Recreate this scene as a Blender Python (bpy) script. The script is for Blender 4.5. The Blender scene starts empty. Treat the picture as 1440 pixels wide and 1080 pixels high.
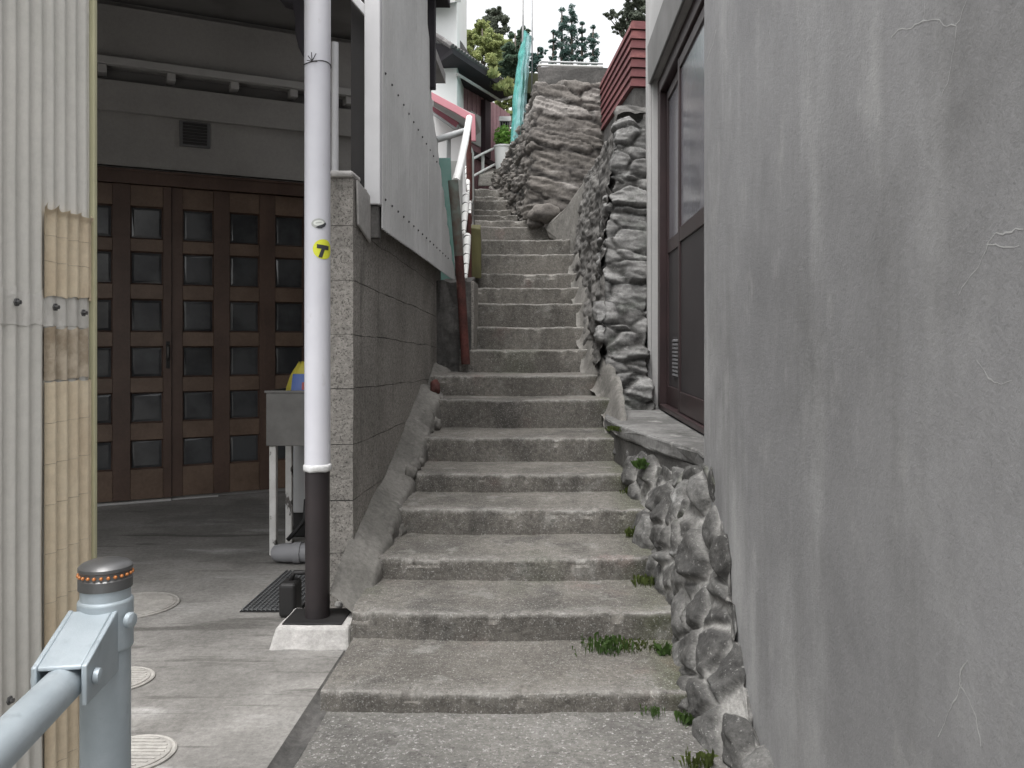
import bpy, bmesh, math, random
from mathutils import Vector, Matrix, noise
R = math.radians
random.seed(7)
sc = bpy.context.scene
COL = sc.collection
V = Vector
CAM_H = 1.3
F = 1200.0

def P(x, y, d):
    """point of the place seen at pixel x, y of the photograph when it stands d metres away"""
    return V(((x - 768) * d / F, d, CAM_H + (480 - y) * d / F))

def PX(x, d): return (x - 768) * d / F
def PZ(y, d): return CAM_H + (480 - y) * d / F
def fr(p, s=1.0, o=4): return noise.fractal(V(p) * s, 1.0, 2.0, o)

# ------------------------------------------------------------------ materials
def pmat(name, base, var=None, big=1.2, stains=(), spk=None, rough=.85, bump=.25, bump_s=45, metal=0.0,
         spec=.3, attr=None, coat=0.0, alpha=None, blo=.35, bhi=.65, trans=0.0, grain=.0, grain_s=38):
    m = bpy.data.materials.new(name); m.use_nodes = True
    nt = m.node_tree; N = nt.nodes; L = nt.links
    bs = N['Principled BSDF']
    tc = N.new('ShaderNodeTexCoord').outputs['Object']
    def noi(scale, vec=None, det=6, rg=.6, dist=0.0, off=0.0):
        n = N.new('ShaderNodeTexNoise'); n.inputs['Scale'].default_value = scale
        n.inputs['Detail'].default_value = det; n.inputs['Roughness'].default_value = rg
        n.inputs['Distortion'].default_value = dist
        mp = N.new('ShaderNodeMapping'); L.new(tc, mp.inputs['Vector'])
        mp.inputs['Scale'].default_value = vec or (1, 1, 1); mp.inputs['Location'].default_value = (off, off * .7, off * .3)
        L.new(mp.outputs[0], n.inputs['Vector'])
        return n.outputs['Fac']
    def rng(o, lo, hi, amt=1.0):
        r = N.new('ShaderNodeMapRange'); r.interpolation_type = 'SMOOTHSTEP'
        r.inputs['From Min'].default_value = lo; r.inputs['From Max'].default_value = hi
        r.inputs['To Min'].default_value = 0; r.inputs['To Max'].default_value = amt
        L.new(o, r.inputs['Value']); return r.outputs[0]
    def mix(a, b, f):
        x = N.new('ShaderNodeMix'); x.data_type = 'RGBA'
        for s, v in ((x.inputs[6], a), (x.inputs[7], b)):
            if isinstance(v, tuple): s.default_value = (*v, 1)
            else: L.new(v, s)
        if isinstance(f, float): x.inputs[0].default_value = f
        else: L.new(f, x.inputs[0])
        return x.outputs[2]
    c = base
    if var: c = mix(base, var, rng(noi(big, det=8), blo, bhi))
    if attr:                                    # per-stone tone stored with the mesh
        at = N.new('ShaderNodeAttribute'); at.attribute_name = 'tone'
        sp = N.new('ShaderNodeSeparateColor'); L.new(at.outputs['Color'], sp.inputs[0])
        c = mix(c, attr[0], sp.outputs[0])
        c = mix(c, attr[1], sp.outputs[1])
    for i, (sc_, scale, vec, lo, hi, amt) in enumerate(stains):
        c = mix(c, sc_, rng(noi(scale, vec, off=3.7 * i + 1.3), lo, hi, amt))
    if spk:
        for i, (sc_, scale, lo, hi, amt) in enumerate(spk):
            c = mix(c, sc_, rng(noi(scale, det=3, rg=.7, off=11.0 * i + 5), lo, hi, amt))
    if grain:
        mr = N.new('ShaderNodeMapRange'); mr.inputs['From Min'].default_value = .3; mr.inputs['From Max'].default_value = .7
        mr.inputs['To Min'].default_value = 1 - grain; mr.inputs['To Max'].default_value = 1 + grain
        L.new(noi(grain_s, det=9, rg=.82, off=2.1), mr.inputs['Value'])
        x = N.new('ShaderNodeMix'); x.data_type = 'RGBA'; x.blend_type = 'MULTIPLY'; x.inputs[0].default_value = 1
        if isinstance(c, tuple): x.inputs[6].default_value = (*c, 1)
        else: L.new(c, x.inputs[6])
        L.new(mr.outputs[0], x.inputs[7]); c = x.outputs[2]
    if isinstance(c, tuple): bs.inputs['Base Color'].default_value = (*c, 1)
    else: L.new(c, bs.inputs['Base Color'])
    bs.inputs['Roughness'].default_value = rough
    bs.inputs['Metallic'].default_value = metal
    bs.inputs['Specular IOR Level'].default_value = spec
    bs.inputs['Coat Weight'].default_value = coat
    if trans:
        bs.inputs['Transmission Weight'].default_value = trans
    if bump:
        b = N.new('ShaderNodeBump'); b.inputs['Strength'].default_value = bump; b.inputs['Distance'].default_value = .01
        L.new(noi(bump_s, det=8, rg=.7), b.inputs['Height']); L.new(b.outputs[0], bs.inputs['Normal'])
    if alpha:                                   # open mesh fabric: threads with holes between
        w1 = N.new('ShaderNodeTexWave'); w1.inputs['Scale'].default_value = alpha; w1.bands_direction = 'Z'
        w2 = N.new('ShaderNodeTexWave'); w2.inputs['Scale'].default_value = alpha; w2.bands_direction = 'Y'
        L.new(tc, w1.inputs['Vector']); L.new(tc, w2.inputs['Vector'])
        mx = N.new('ShaderNodeMath'); mx.operation = 'MAXIMUM'
        L.new(w1.outputs['Fac'], mx.inputs[0]); L.new(w2.outputs['Fac'], mx.inputs[1])
        L.new(rng(mx.outputs[0], .55, .75), bs.inputs['Alpha'])
    return m

def flat(name, c, rough=.6, metal=0.0, spec=.4, bump=.05, var=.12, bump_s=60, coat=0.0):
    v = tuple(x * (1 - var) for x in c)
    return pmat(name, c, v, big=3.0, rough=rough, metal=metal, spec=spec, bump=bump, bump_s=bump_s, coat=coat)

MAT = {}
MAT['step'] = pmat('worn step concrete', (.150, .140, .125), (.098, .091, .081), big=2.2, attr=((.25, .242, .225), (.07, .075, .045)),
    stains=(((.17, .115, .105), 2.0, (1, 1, 1), .60, .72, .45), ((.055, .052, .048), 3.0, (1, 1, .5), .50, .68, .7), ((.225, .22, .205), 7.0, (1, 1, 1), .56, .68, .5),
            ((.06, .065, .045), 1.3, (1, 1, 1), .58, .7, .5)),
    spk=(((.38, .375, .36), 150, .55, .70, .75), ((.05, .05, .047), 90, .57, .70, .6)), rough=.95, bump=.55, bump_s=70, grain=0.5)
MAT['path'] = pmat('washed aggregate concrete', (.17, .164, .152), (.125, .12, .112), big=2.0,
    stains=(((.26, .255, .245), 4, (1, 1, 1), .55, .72, .6), ((.08, .08, .074), 2.2, (1, 1, 1), .58, .72, .5)),
    spk=(((.40, .395, .38), 85, .56, .68, .8), ((.06, .06, .056), 75, .57, .69, .7)), rough=.95, bump=.6, bump_s=80, grain=0.5)
MAT['drive'] = pmat('driveway concrete', (.27, .26, .245), (.175, .168, .157), big=1.1,
    stains=(((.40, .393, .38), 2.2, (.5, 1.6, 1), .54, .70, .7), ((.07, .066, .06), 3.2, (.35, 2.2, 1), .58, .68, .7), ((.10, .095, .088), 1.0, (1, 1, 1), .54, .66, .5), ((.08, .076, .07), 7.0, (.18, 3.0, 1), .60, .70, .6)),
    spk=(((.33, .325, .31), 120, .6, .72, .4), ((.07, .068, .064), 100, .6, .72, .5)), rough=.92, bump=.3, bump_s=60, grain=0.35)
MAT['mortar'] = pmat('grey mortar haunch', (.19, .182, .168), (.125, .12, .11), big=3.0,
    stains=(((.08, .077, .07), 4.0, (1, 1, 1), .56, .68, .6), ((.28, .27, .25), 6.0, (1, 1, 1), .6, .7, .5)), rough=.95, bump=.5, bump_s=30, grain=0.4)
MAT['block'] = pmat('rough concrete block', (.33, .31, .284), (.235, .222, .203), big=1.6,
    stains=(((.075, .072, .066), 2.0, (2.5, 2.5, .5), .55, .72, .5), ((.24, .23, .21), 3.0, (1, 1, 1), .6, .74, .5)),
    spk=(((.06, .056, .05), 95, .53, .63, .75), ((.36, .35, .33), 110, .63, .7, .6)), rough=.95, bump=.7, bump_s=75, grain=0.5)
MAT['rwall'] = pmat('streaked cement render', (.272, .271, .274), (.195, .194, .197), big=.7,
    stains=(((.45, .45, .445), 1.1, (1.0, 1.8, .5), .44, .76, .8), ((.16, .159, .155), 1.9, (1.0, 2.4, .3), .48, .82, .45), ((.36, .357, .35), 7.0, (1, 1, .6), .58, .72, .4), ((.115, .114, .111), .9, (1, 1, .8), .50, .72, .6), ((.42, .42, .415), 2.6, (1, 1.2, .7), .58, .80, .45)),
    spk=(((.36, .36, .355), 150, .58, .72, .3), ((.13, .13, .128), 120, .58, .72, .4)), rough=.93, bump=.28, bump_s=110, grain=0.11)
MAT['crack'] = flat('pale crack filler', (.42, .42, .415), rough=.95, bump=.2)
MAT['stone'] = pmat('rubble stone', (.085, .083, .079), (.055, .054, .052), big=5.0, attr=((.15, .148, .142), (.245, .24, .228)),
    stains=(((.34, .34, .33), 6.0, (1, 1, 1), .60, .72, .7), ((.035, .034, .033), 4.0, (1, 1, 1), .54, .68, .7), ((.10, .11, .075), 2.0, (1, 1, 1), .58, .7, .5)),
    spk=(((.33, .325, .31), 60, .6, .7, .5),), rough=.95, bump=.7, bump_s=28, grain=0.55)
MAT['pstone'] = pmat('layered pale stone', (.20, .198, .192), (.125, .123, .12), big=4.0, attr=((.33, .328, .32), (.045, .044, .042)),
    stains=(((.40, .40, .39), 4.0, (1, 1, 3), .55, .68, .6), ((.06, .06, .058), 4.5, (1, 1, 2.5), .56, .68, .7), ((.11, .125, .105), 2.0, (1, 1, 1), .55, .68, .5)),
    spk=(((.36, .355, .34), 60, .6, .7, .4),), rough=.95, bump=.7, bump_s=26, grain=0.45)
MAT['rock'] = pmat('brown grey rock', (.15, .138, .125), (.095, .087, .08), big=2.0, attr=((.25, .235, .22), (.035, .032, .03)),
    stains=(((.27, .255, .24), 2.2, (1, 1, 3.5), .57, .70, .6), ((.05, .046, .043), 2.6, (1, 1, 3), .56, .68, .7)), rough=.95, bump=.9, bump_s=14, grain=0.5)
MAT['dstone'] = pmat('dark rubble stone', (.105, .10, .094), (.065, .062, .058), big=3.0, attr=((.15, .145, .138), (.16, .155, .147)),
    stains=(((.26, .255, .245), 4.0, (1.5, 1.5, .5), .60, .72, .6), ((.038, .036, .034), 2.5, (1.2, 1.2, .6), .52, .68, .75)), rough=.95, bump=.7, bump_s=24, grain=.45)  # dark base with random paler and darker blotches
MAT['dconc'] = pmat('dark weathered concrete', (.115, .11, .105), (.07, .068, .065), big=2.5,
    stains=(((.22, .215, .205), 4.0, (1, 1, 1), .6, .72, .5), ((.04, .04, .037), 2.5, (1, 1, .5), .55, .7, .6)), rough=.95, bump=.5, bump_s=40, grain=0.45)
MAT['ledge'] = pmat('ledge cement', (.20, .198, .192), (.11, .108, .104), big=3.0,
    stains=(((.34, .335, .32), 6.0, (1, 1, 1), .6, .72, .6), ((.055, .055, .05), 3.0, (1, 1, 1), .56, .7, .6)), rough=.9, bump=.4, bump_s=40, grain=0.4)
MAT['clad'] = pmat('grey corrugated cladding', (.60, .60, .595), (.50, .50, .495), big=1.4,
    stains=(((.30, .295, .28), 2.0, (1, 3.0, .25), .58, .72, .55), ((.22, .21, .2), 5.0, (1, 2, .3), .66, .74, .5)), rough=.7, bump=.1, bump_s=80, grain=0.08)
MAT['sheet'] = pmat('weathered plastic sheet', (.70, .68, .63), (.62, .605, .56), big=1.6,
    stains=(((.60, .60, .53), 2.0, (1, 1, 1), .55, .7, .5), ((.34, .34, .30), 3.0, (1, 2, .3), .60, .72, .5)), rough=.6, bump=.12, bump_s=200, grain=0.08)
MAT['beige'] = pmat('peeled beige sheet', (.71, .61, .455), (.63, .52, .375), big=4.0,
    stains=(((.68, .58, .42), 5.0, (1, 2, .35), .55, .7, .6), ((.36, .26, .17), 6.0, (1, 2, .4), .60, .72, .5)), rough=.75, bump=.25, bump_s=60, grain=0.12)
MAT['yedge'] = flat('yellow green plastic edge', (.52, .50, .33), rough=.6)
MAT['smear'] = pmat('white putty band', (.72, .70, .655), (.64, .62, .575), big=9, rough=.8, bump=.4, bump_s=30)
MAT['peel'] = pmat('brown glue residue', (.36, .29, .21), (.60, .52, .41), big=14, rough=.85, bump=.5, bump_s=40)
MAT['galv'] = pmat('blue grey galvanised steel', (.46, .515, .55), (.38, .435, .47), big=7,
    stains=(((.58, .63, .66), 12, (1, 1, .4), .55, .70, .5), ((.27, .31, .34), 22, (1, 1, 1), .60, .74, .5), ((.30, .24, .18), 30, (1, 1, 1), .68, .76, .5)), rough=.5, metal=.35, spec=.5, bump=.12, bump_s=120)
MAT['cap'] = flat('dark metal cap', (.16, .16, .16), rough=.38, metal=.6)
MAT['amber'] = flat('amber reflector bead', (.50, .18, .05), rough=.25, spec=.6)
MAT['wpipe'] = pmat('white painted pipe', (.66, .66, .70), (.60, .60, .645), big=2.5, stains=(((.45, .44, .42), 4, (1, 1, .25), .56, .74, .45), ((.40, .38, .35), 16, (1, 1, .6), .64, .74, .4)), rough=.42, spec=.5, bump=.04, coat=.2)
MAT['wcollar'] = pmat('white sealing tape', (.68, .68, .68), (.55, .55, .54), big=20, rough=.7, bump=.5, bump_s=60)
MAT['brownpipe'] = pmat('dark brown painted pipe', (.028, .022, .023), (.02, .017, .018), big=3, rough=.45, spec=.4, bump=.08)
MAT['plinth'] = pmat('pale cast concrete', (.46, .445, .43), (.36, .35, .335), big=6,
    stains=(((.27, .26, .245), 6, (1, 1, 1), .58, .7, .5),), spk=(((.55, .54, .52), 90, .6, .7, .4), ((.25, .24, .23), 80, .62, .72, .4)), rough=.9, bump=.4, bump_s=60, grain=0.25)
MAT['black'] = flat('black plastic', (.018, .017, .017), rough=.55)
MAT['wire'] = flat('dark tie wire', (.05, .05, .05), rough=.5, metal=.5)
MAT['yel'] = flat('yellow sticker', (.72, .74, .06), rough=.5)
MAT['ink'] = flat('dark sticker print', (.045, .045, .05), rough=.5)
MAT['silver'] = flat('silver sticker', (.42, .43, .41), rough=.4)
MAT['pale'] = flat('pale sticker', (.72, .74, .70), rough=.4)
MAT['wtrim'] = pmat('white trim board', (.66, .66, .67), (.60, .60, .61), big=3, rough=.55, bump=.05)
MAT['gwall'] = pmat('garage render', (.37, .358, .345), (.31, .30, .288), big=1.2, rough=.9, bump=.15, bump_s=60, grain=0.1)
MAT['gceil'] = pmat('dark soffit boards', (.20, .195, .19), (.15, .145, .14), big=1.5, rough=.9, bump=.1)
MAT['gtrim'] = flat('off white eave timber', (.50, .49, .48), rough=.7)
MAT['ddark'] = flat('dark recess', (.05, .048, .048), rough=.9)
MAT['wood'] = pmat('varnished brown timber', (.105, .066, .050), (.075, .046, .035), big=2.5,
    stains=(((.135, .085, .06), 3.0, (3, 3, .4), .55, .7, .5),), rough=.42, spec=.45, bump=.12, bump_s=50, grain=0.2)
MAT['woodrail'] = pmat('lighter varnished rail', (.165, .112, .080), (.115, .076, .054), big=3.0, rough=.4, spec=.45, bump=.1, bump_s=50, grain=0.25)
MAT['glassdark'] = pmat('dim bubbled glass', (.085, .088, .092), (.035, .037, .04), big=2.2, rough=.06, spec=.6, bump=.06, bump_s=30)
MAT['vent'] = flat('grey vent slats', (.16, .16, .165), rough=.6)
MAT['steel'] = pmat('dull stainless steel', (.15, .147, .142), (.11, .107, .103), big=4, rough=.42, metal=.75, spec=.5, bump=.08)
MAT['flaky'] = pmat('flaking white paint', (.62, .61, .59), (.52, .51, .49), big=9, stains=(((.06, .05, .045), 14, (1, 1, .6), .58, .64, .9),), rough=.8, bump=.3)
MAT['wpanel'] = flat('white plastic panel', (.52, .52, .52), rough=.5)
MAT['gpipe'] = flat('grey drain pipe', (.25, .25, .26), rough=.55)
MAT['bag'] = flat('yellow plastic bag', (.52, .45, .07), rough=.45, bump=.3, bump_s=20)
MAT['bagblue'] = flat('blue printed patch', (.10, .16, .40), rough=.45)
MAT['bagred'] = flat('red printed patch', (.40, .08, .07), rough=.45)
MAT['manhole'] = pmat('pale manhole lid', (.36, .345, .32), (.29, .278, .258), big=6, spk=(((.46, .45, .43), 90, .6, .7, .4),), rough=.9, bump=.3, grain=0.25)
MAT['grate'] = flat('galvanised grating', (.24, .245, .25), rough=.5, metal=.6)
MAT['pit_shade'] = flat('dark pit', (.012, .012, .012), rough=.95)
MAT['dooralu'] = pmat('brown anodised door frame', (.052, .032, .033), (.04, .027, .028), big=3, rough=.4, metal=.25, spec=.5, bump=.04)
MAT['doorpanel'] = pmat('dark brown door panel', (.042, .036, .038), (.032, .028, .03), big=2, rough=.5, spec=.4, bump=.05)
MAT['doorglass'] = pmat('painted reflection glass', (.24, .24, .265), (.19, .19, .21), big=1.2, stains=(((.12, .12, .13), 2.5, (1, 1, .7), .56, .7, .6),), rough=.14, spec=.7, bump=.02)  # pale grey base colour stands in for the reflection on the glass
MAT['rhouse'] = pmat('pale house render', (.52, .515, .505), (.44, .437, .43), big=1.2, stains=(((.34, .335, .33), 2, (1, 3, .3), .58, .72, .4),), rough=.85, bump=.12, bump_s=80, grain=0.06)
MAT['rtrim'] = pmat('grey hood render', (.24, .237, .232), (.19, .188, .184), big=2, rough=.85, bump=.15)
MAT['red'] = pmat('faded red boards', (.155, .056, .058), (.125, .048, .05), big=3, stains=(((.30, .12, .11), 2.5, (1, 1, 2), .56, .7, .6),), rough=.75, bump=.15, grain=0.15)
MAT['redgap'] = flat('dark board joint', (.03, .012, .012), rough=.9)
MAT['rust'] = pmat('rusted red paint', (.12, .042, .036), (.075, .032, .028), big=7, stains=(((.34, .20, .16), 11, (1, 1, .35), .58, .68, .7), ((.05, .03, .025), 8, (1, 1, .5), .6, .7, .6)), rough=.8, bump=.4, bump_s=50, grain=0.4)
MAT['oldpost'] = pmat('weathered green grey paint', (.16, .19, .17), (.11, .085, .07), big=6, stains=(((.17, .05, .04), 6, (1, 1, .4), .57, .66, .7),), rough=.85, bump=.4)
MAT['wrail'] = flat('white handrail paint', (.74, .74, .73), rough=.45)
MAT['greyrail'] = flat('grey handrail paint', (.36, .37, .37), rough=.5)
MAT['wwrap'] = flat('white rail wrap', (.72, .72, .70), rough=.5)
MAT['band'] = flat('black binding cord', (.03, .03, .03), rough=.7)
MAT['olive'] = pmat('mossy olive board', (.12, .112, .05), (.085, .08, .038), big=4, rough=.9, bump=.3)
MAT['teal'] = pmat('faded teal sheet', (.12, .24, .21), (.17, .27, .25), big=4, rough=.7, bump=.2)
MAT['palep'] = flat('pale grey board', (.50, .50, .485), rough=.8)
MAT['net'] = pmat('teal netting', (.09, .40, .36), (.17, .48, .46), big=3, rough=.7, bump=.1, alpha=26)
MAT['netdk'] = pmat('folded netting', (.20, .42, .42), (.34, .52, .53), big=3, rough=.7, bump=.2, alpha=34)
MAT['pole'] = flat('thin grey pole', (.28, .28, .28), rough=.5, metal=.3)
MAT['whouse'] = pmat('white house render', (.80, .80, .79), (.74, .74, .73), big=1.0, rough=.8, bump=.06)
MAT['pink'] = pmat('faded pink fascia', (.50, .22, .25), (.44, .19, .22), big=3, rough=.6, bump=.06)
MAT['pinkroof'] = pmat('rose roof sheet', (.36, .13, .16), (.30, .11, .135), big=3, rough=.6, bump=.06)
MAT['soffit'] = flat('grey soffit', (.45, .45, .44), rough=.7)
MAT['maroon'] = pmat('haze lightened maroon boards', (.34, .20, .215), (.27, .155, .17), big=2.5, stains=(((.38, .26, .27), 3, (3, 3, .3), .55, .7, .6),), rough=.8, bump=.15, grain=0.2)  # colour lightened to carry the haze and open sky brightness
MAT['maroondk'] = flat('dark maroon timber', (.05, .03, .035), rough=.85)
MAT['eavedk'] = flat('dark eave timber', (.03, .027, .032), rough=.9)
MAT['tile'] = pmat('old grey roof tile', (.13, .125, .125), (.085, .08, .08), big=5, stains=(((.3, .295, .28), 6, (1, 1, 1), .56, .68, .6),), rough=.85, bump=.4, grain=0.4)
MAT['earth'] = pmat('hillside soil', (.09, .08, .055), (.06, .075, .035), big=.6, rough=1, bump=.6, bump_s=6)
MAT['ground'] = pmat('street ground', (.13, .127, .12), (.09, .088, .083), big=.5, rough=.95, bump=.3)
MAT['bark'] = flat('grey bark', (.10, .085, .07), rough=.95, bump=.5, bump_s=20)
def leafm(n, a, b):     # thin leaves: light passes through
    m = pmat(n, a, b, big=5, rough=.6, bump=0, spec=.2)
    nt = m.node_tree; bs = nt.nodes['Principled BSDF']; tr = nt.nodes.new('ShaderNodeBsdfTranslucent'); mx = nt.nodes.new('ShaderNodeMixShader')
    src = bs.inputs['Base Color'].links[0].from_socket
    nt.links.new(src, tr.inputs['Color']); mx.inputs[0].default_value = .45
    nt.links.new(bs.outputs[0], mx.inputs[1]); nt.links.new(tr.outputs[0], mx.inputs[2])
    nt.links.new(mx.outputs[0], nt.nodes['Material Output'].inputs['Surface'])
    return m
MAT['leafy'] = leafm('yellow green leaves', (.36, .39, .17), (.25, .30, .13))  # tree leaf colours here and below are paled to stand in for haze
MAT['leafd'] = leafm('deep green leaves', (.12, .17, .12), (.08, .125, .085))
MAT['leafb'] = leafm('blue green needles', (.12, .19, .17), (.08, .14, .125))
MAT['leafg'] = leafm('grey green leaves', (.17, .19, .15), (.11, .13, .10))
MAT['weed'] = leafm('weed green leaves', (.075, .13, .035), (.05, .09, .028))
MAT['leafbr'] = leafm('bright green leaves', (.24, .42, .10), (.16, .32, .07))
MAT['moss'] = leafm('moss green', (.085, .11, .03), (.06, .08, .025))
MAT['conduit'] = flat('off white conduit', (.52, .52, .53), rough=.5)

# ------------------------------------------------------------------ mesh helpers
class B:
    def __init__(s): s.bm = bmesh.new()
    def face(s, pts):
        vs = [s.bm.verts.new(p) for p in pts]
        return s.bm.faces.new(vs)
    def hexa(s, p):          # p: 8 points, bottom ring then top ring
        v = [s.bm.verts.new(q) for q in p]
        for f in ((3, 2, 1, 0), (4, 5, 6, 7), (0, 1, 5, 4), (1, 2, 6, 5), (2, 3, 7, 6), (3, 0, 4, 7)):
            s.bm.faces.new([v[i] for i in f])
        return s
    def box(s, x0, x1, y0, y1, z0, z1):
        return s.hexa([V(q) for q in ((x0, y0, z0), (x1, y0, z0), (x1, y1, z0), (x0, y1, z0), (x0, y0, z1), (x1, y0, z1), (x1, y1, z1), (x0, y1, z1))])
    def obox(s, o, ex, ey, ez, a, b, c, d, e, f):
        q = lambda i, j, k: o + ex * i + ey * j + ez * k
        return s.hexa([q(a, c, e), q(b, c, e), q(b, d, e), q(a, d, e), q(a, c, f), q(b, c, f), q(b, d, f), q(a, d, f)])
    def beam(s, a, b, w, h, up=(0, 0, 1)):
        a, b = V(a), V(b); t = (b - a).normalized(); sd = t.cross(V(up)).normalized(); u = sd.cross(t)
        r = lambda p: [p - sd * w / 2 - u * h / 2, p + sd * w / 2 - u * h / 2, p + sd * w / 2 + u * h / 2, p - sd * w / 2 + u * h / 2]
        return s.hexa(r(a) + r(b))
    def prism(s, pts, off):  # polygon pts extruded by vector off
        off = V(off); a = [s.bm.verts.new(p) for p in pts]; b = [s.bm.verts.new(V(p) + off) for p in pts]
        n = len(pts); s.bm.faces.new(a[::-1]); s.bm.faces.new(b)
        for i in range(n): s.bm.faces.new((a[i], a[(i + 1) % n], b[(i + 1) % n], b[i]))
        return s
    def tube(s, path, rad, seg=12, cap=True):
        path = [V(p) for p in path]; rad = rad if isinstance(rad, (list, tuple)) else [rad] * len(path)
        rings = []; ref = None
        for i, p in enumerate(path):
            t = (path[min(i + 1, len(path) - 1)] - path[max(i - 1, 0)]).normalized()
            if ref is None: ref = V((1, 0, 0)) if abs(t.x) < .9 else V((0, 1, 0))
            a = (ref - t * ref.dot(t)).normalized(); b = t.cross(a); ref = a
            rings.append([s.bm.verts.new(p + (a * math.cos(k * 2 * math.pi / seg) + b * math.sin(k * 2 * math.pi / seg)) * rad[i]) for k in range(seg)])
        for r0, r1 in zip(rings, rings[1:]):
            for k in range(seg): s.bm.faces.new((r0[k], r0[(k + 1) % seg], r1[(k + 1) % seg], r1[k]))
        if cap: s.bm.faces.new(rings[0][::-1]); s.bm.faces.new(rings[-1])
        return s
    def lathe(s, c, prof, seg=32):
        c = V(c); rings = []
        for r, z in prof:
            rings.append([s.bm.verts.new(c + V((r * math.cos(k * 2 * math.pi / seg), r * math.sin(k * 2 * math.pi / seg), z))) for k in range(seg)])
        for r0, r1 in zip(rings, rings[1:]):
            for k in range(seg): s.bm.faces.new((r0[k], r0[(k + 1) % seg], r1[(k + 1) % seg], r1[k]))
        s.bm.faces.new(rings[0][::-1]); s.bm.faces.new(rings[-1])
        return s
    def grid(s, nu, nv, fn):
        vs = [[s.bm.verts.new(fn(i / (nu - 1), j / (nv - 1))) for i in range(nu)] for j in range(nv)]
        for j in range(nv - 1):
            for i in range(nu - 1): s.bm.faces.new((vs[j][i], vs[j][i + 1], vs[j + 1][i + 1], vs[j + 1][i]))
        return vs

def thing(name, label, cat, loc=(0, 0, 0), group=None):
    o = bpy.data.objects.new(name, None); COL.objects.link(o); o.location = V(loc); o.empty_display_size = .1
    o['label'] = label; o['category'] = cat
    if group: o['group'] = group
    return o
def base_of(o):
    p = V((0, 0, 0))
    while o is not None: p = p + o.location; o = o.parent
    return p
def obj(name, b, mat, parent=None, loc=None, bevel=0, smooth=False, seg=2, label=None, sub=0):
    """link the shape (given in world coordinates) as one mesh; its origin is the parent's base or loc"""
    org = base_of(parent) if parent is not None else V(loc or (0, 0, 0))
    bm = b.bm
    bmesh.ops.recalc_face_normals(bm, faces=bm.faces[:])
    bmesh.ops.translate(bm, verts=bm.verts[:], vec=-org)
    me = bpy.data.meshes.new(name); bm.to_mesh(me); bm.free()
    me.materials.append(MAT[mat])
    o = bpy.data.objects.new(name, me); COL.objects.link(o)
    if parent is not None: o.parent = parent
    else: o.location = org
    if smooth:
        for p in me.polygons: p.use_smooth = True
        if smooth == 'auto': me.set_sharp_from_angle(angle=R(40))
    if bevel:
        m = o.modifiers.new('Bevel', 'BEVEL'); m.width = bevel; m.segments = seg; m.limit_method = 'ANGLE'; m.angle_limit = R(35)
    if label: o['label'] = label
    return o
def tag(o, label, cat, group=None):
    o['label'] = label; o['category'] = cat
    if group: o['group'] = group
    return o
def struct(o): o['kind'] = 'structure'; return o
def dup(o, loc, label=None):
    c = o.copy(); COL.objects.link(c); c.location = loc
    if label: c['label'] = label
    for ch in list(o.children):
        k = ch.copy(); COL.objects.link(k); k.parent = c
        for g in ch.children:
            q = g.copy(); COL.objects.link(q); q.parent = k
    return c

def ss(a, b, x):
    t = max(0., min(1., (x - a) / (b - a))); return t * t * (3 - 2 * t)

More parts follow.
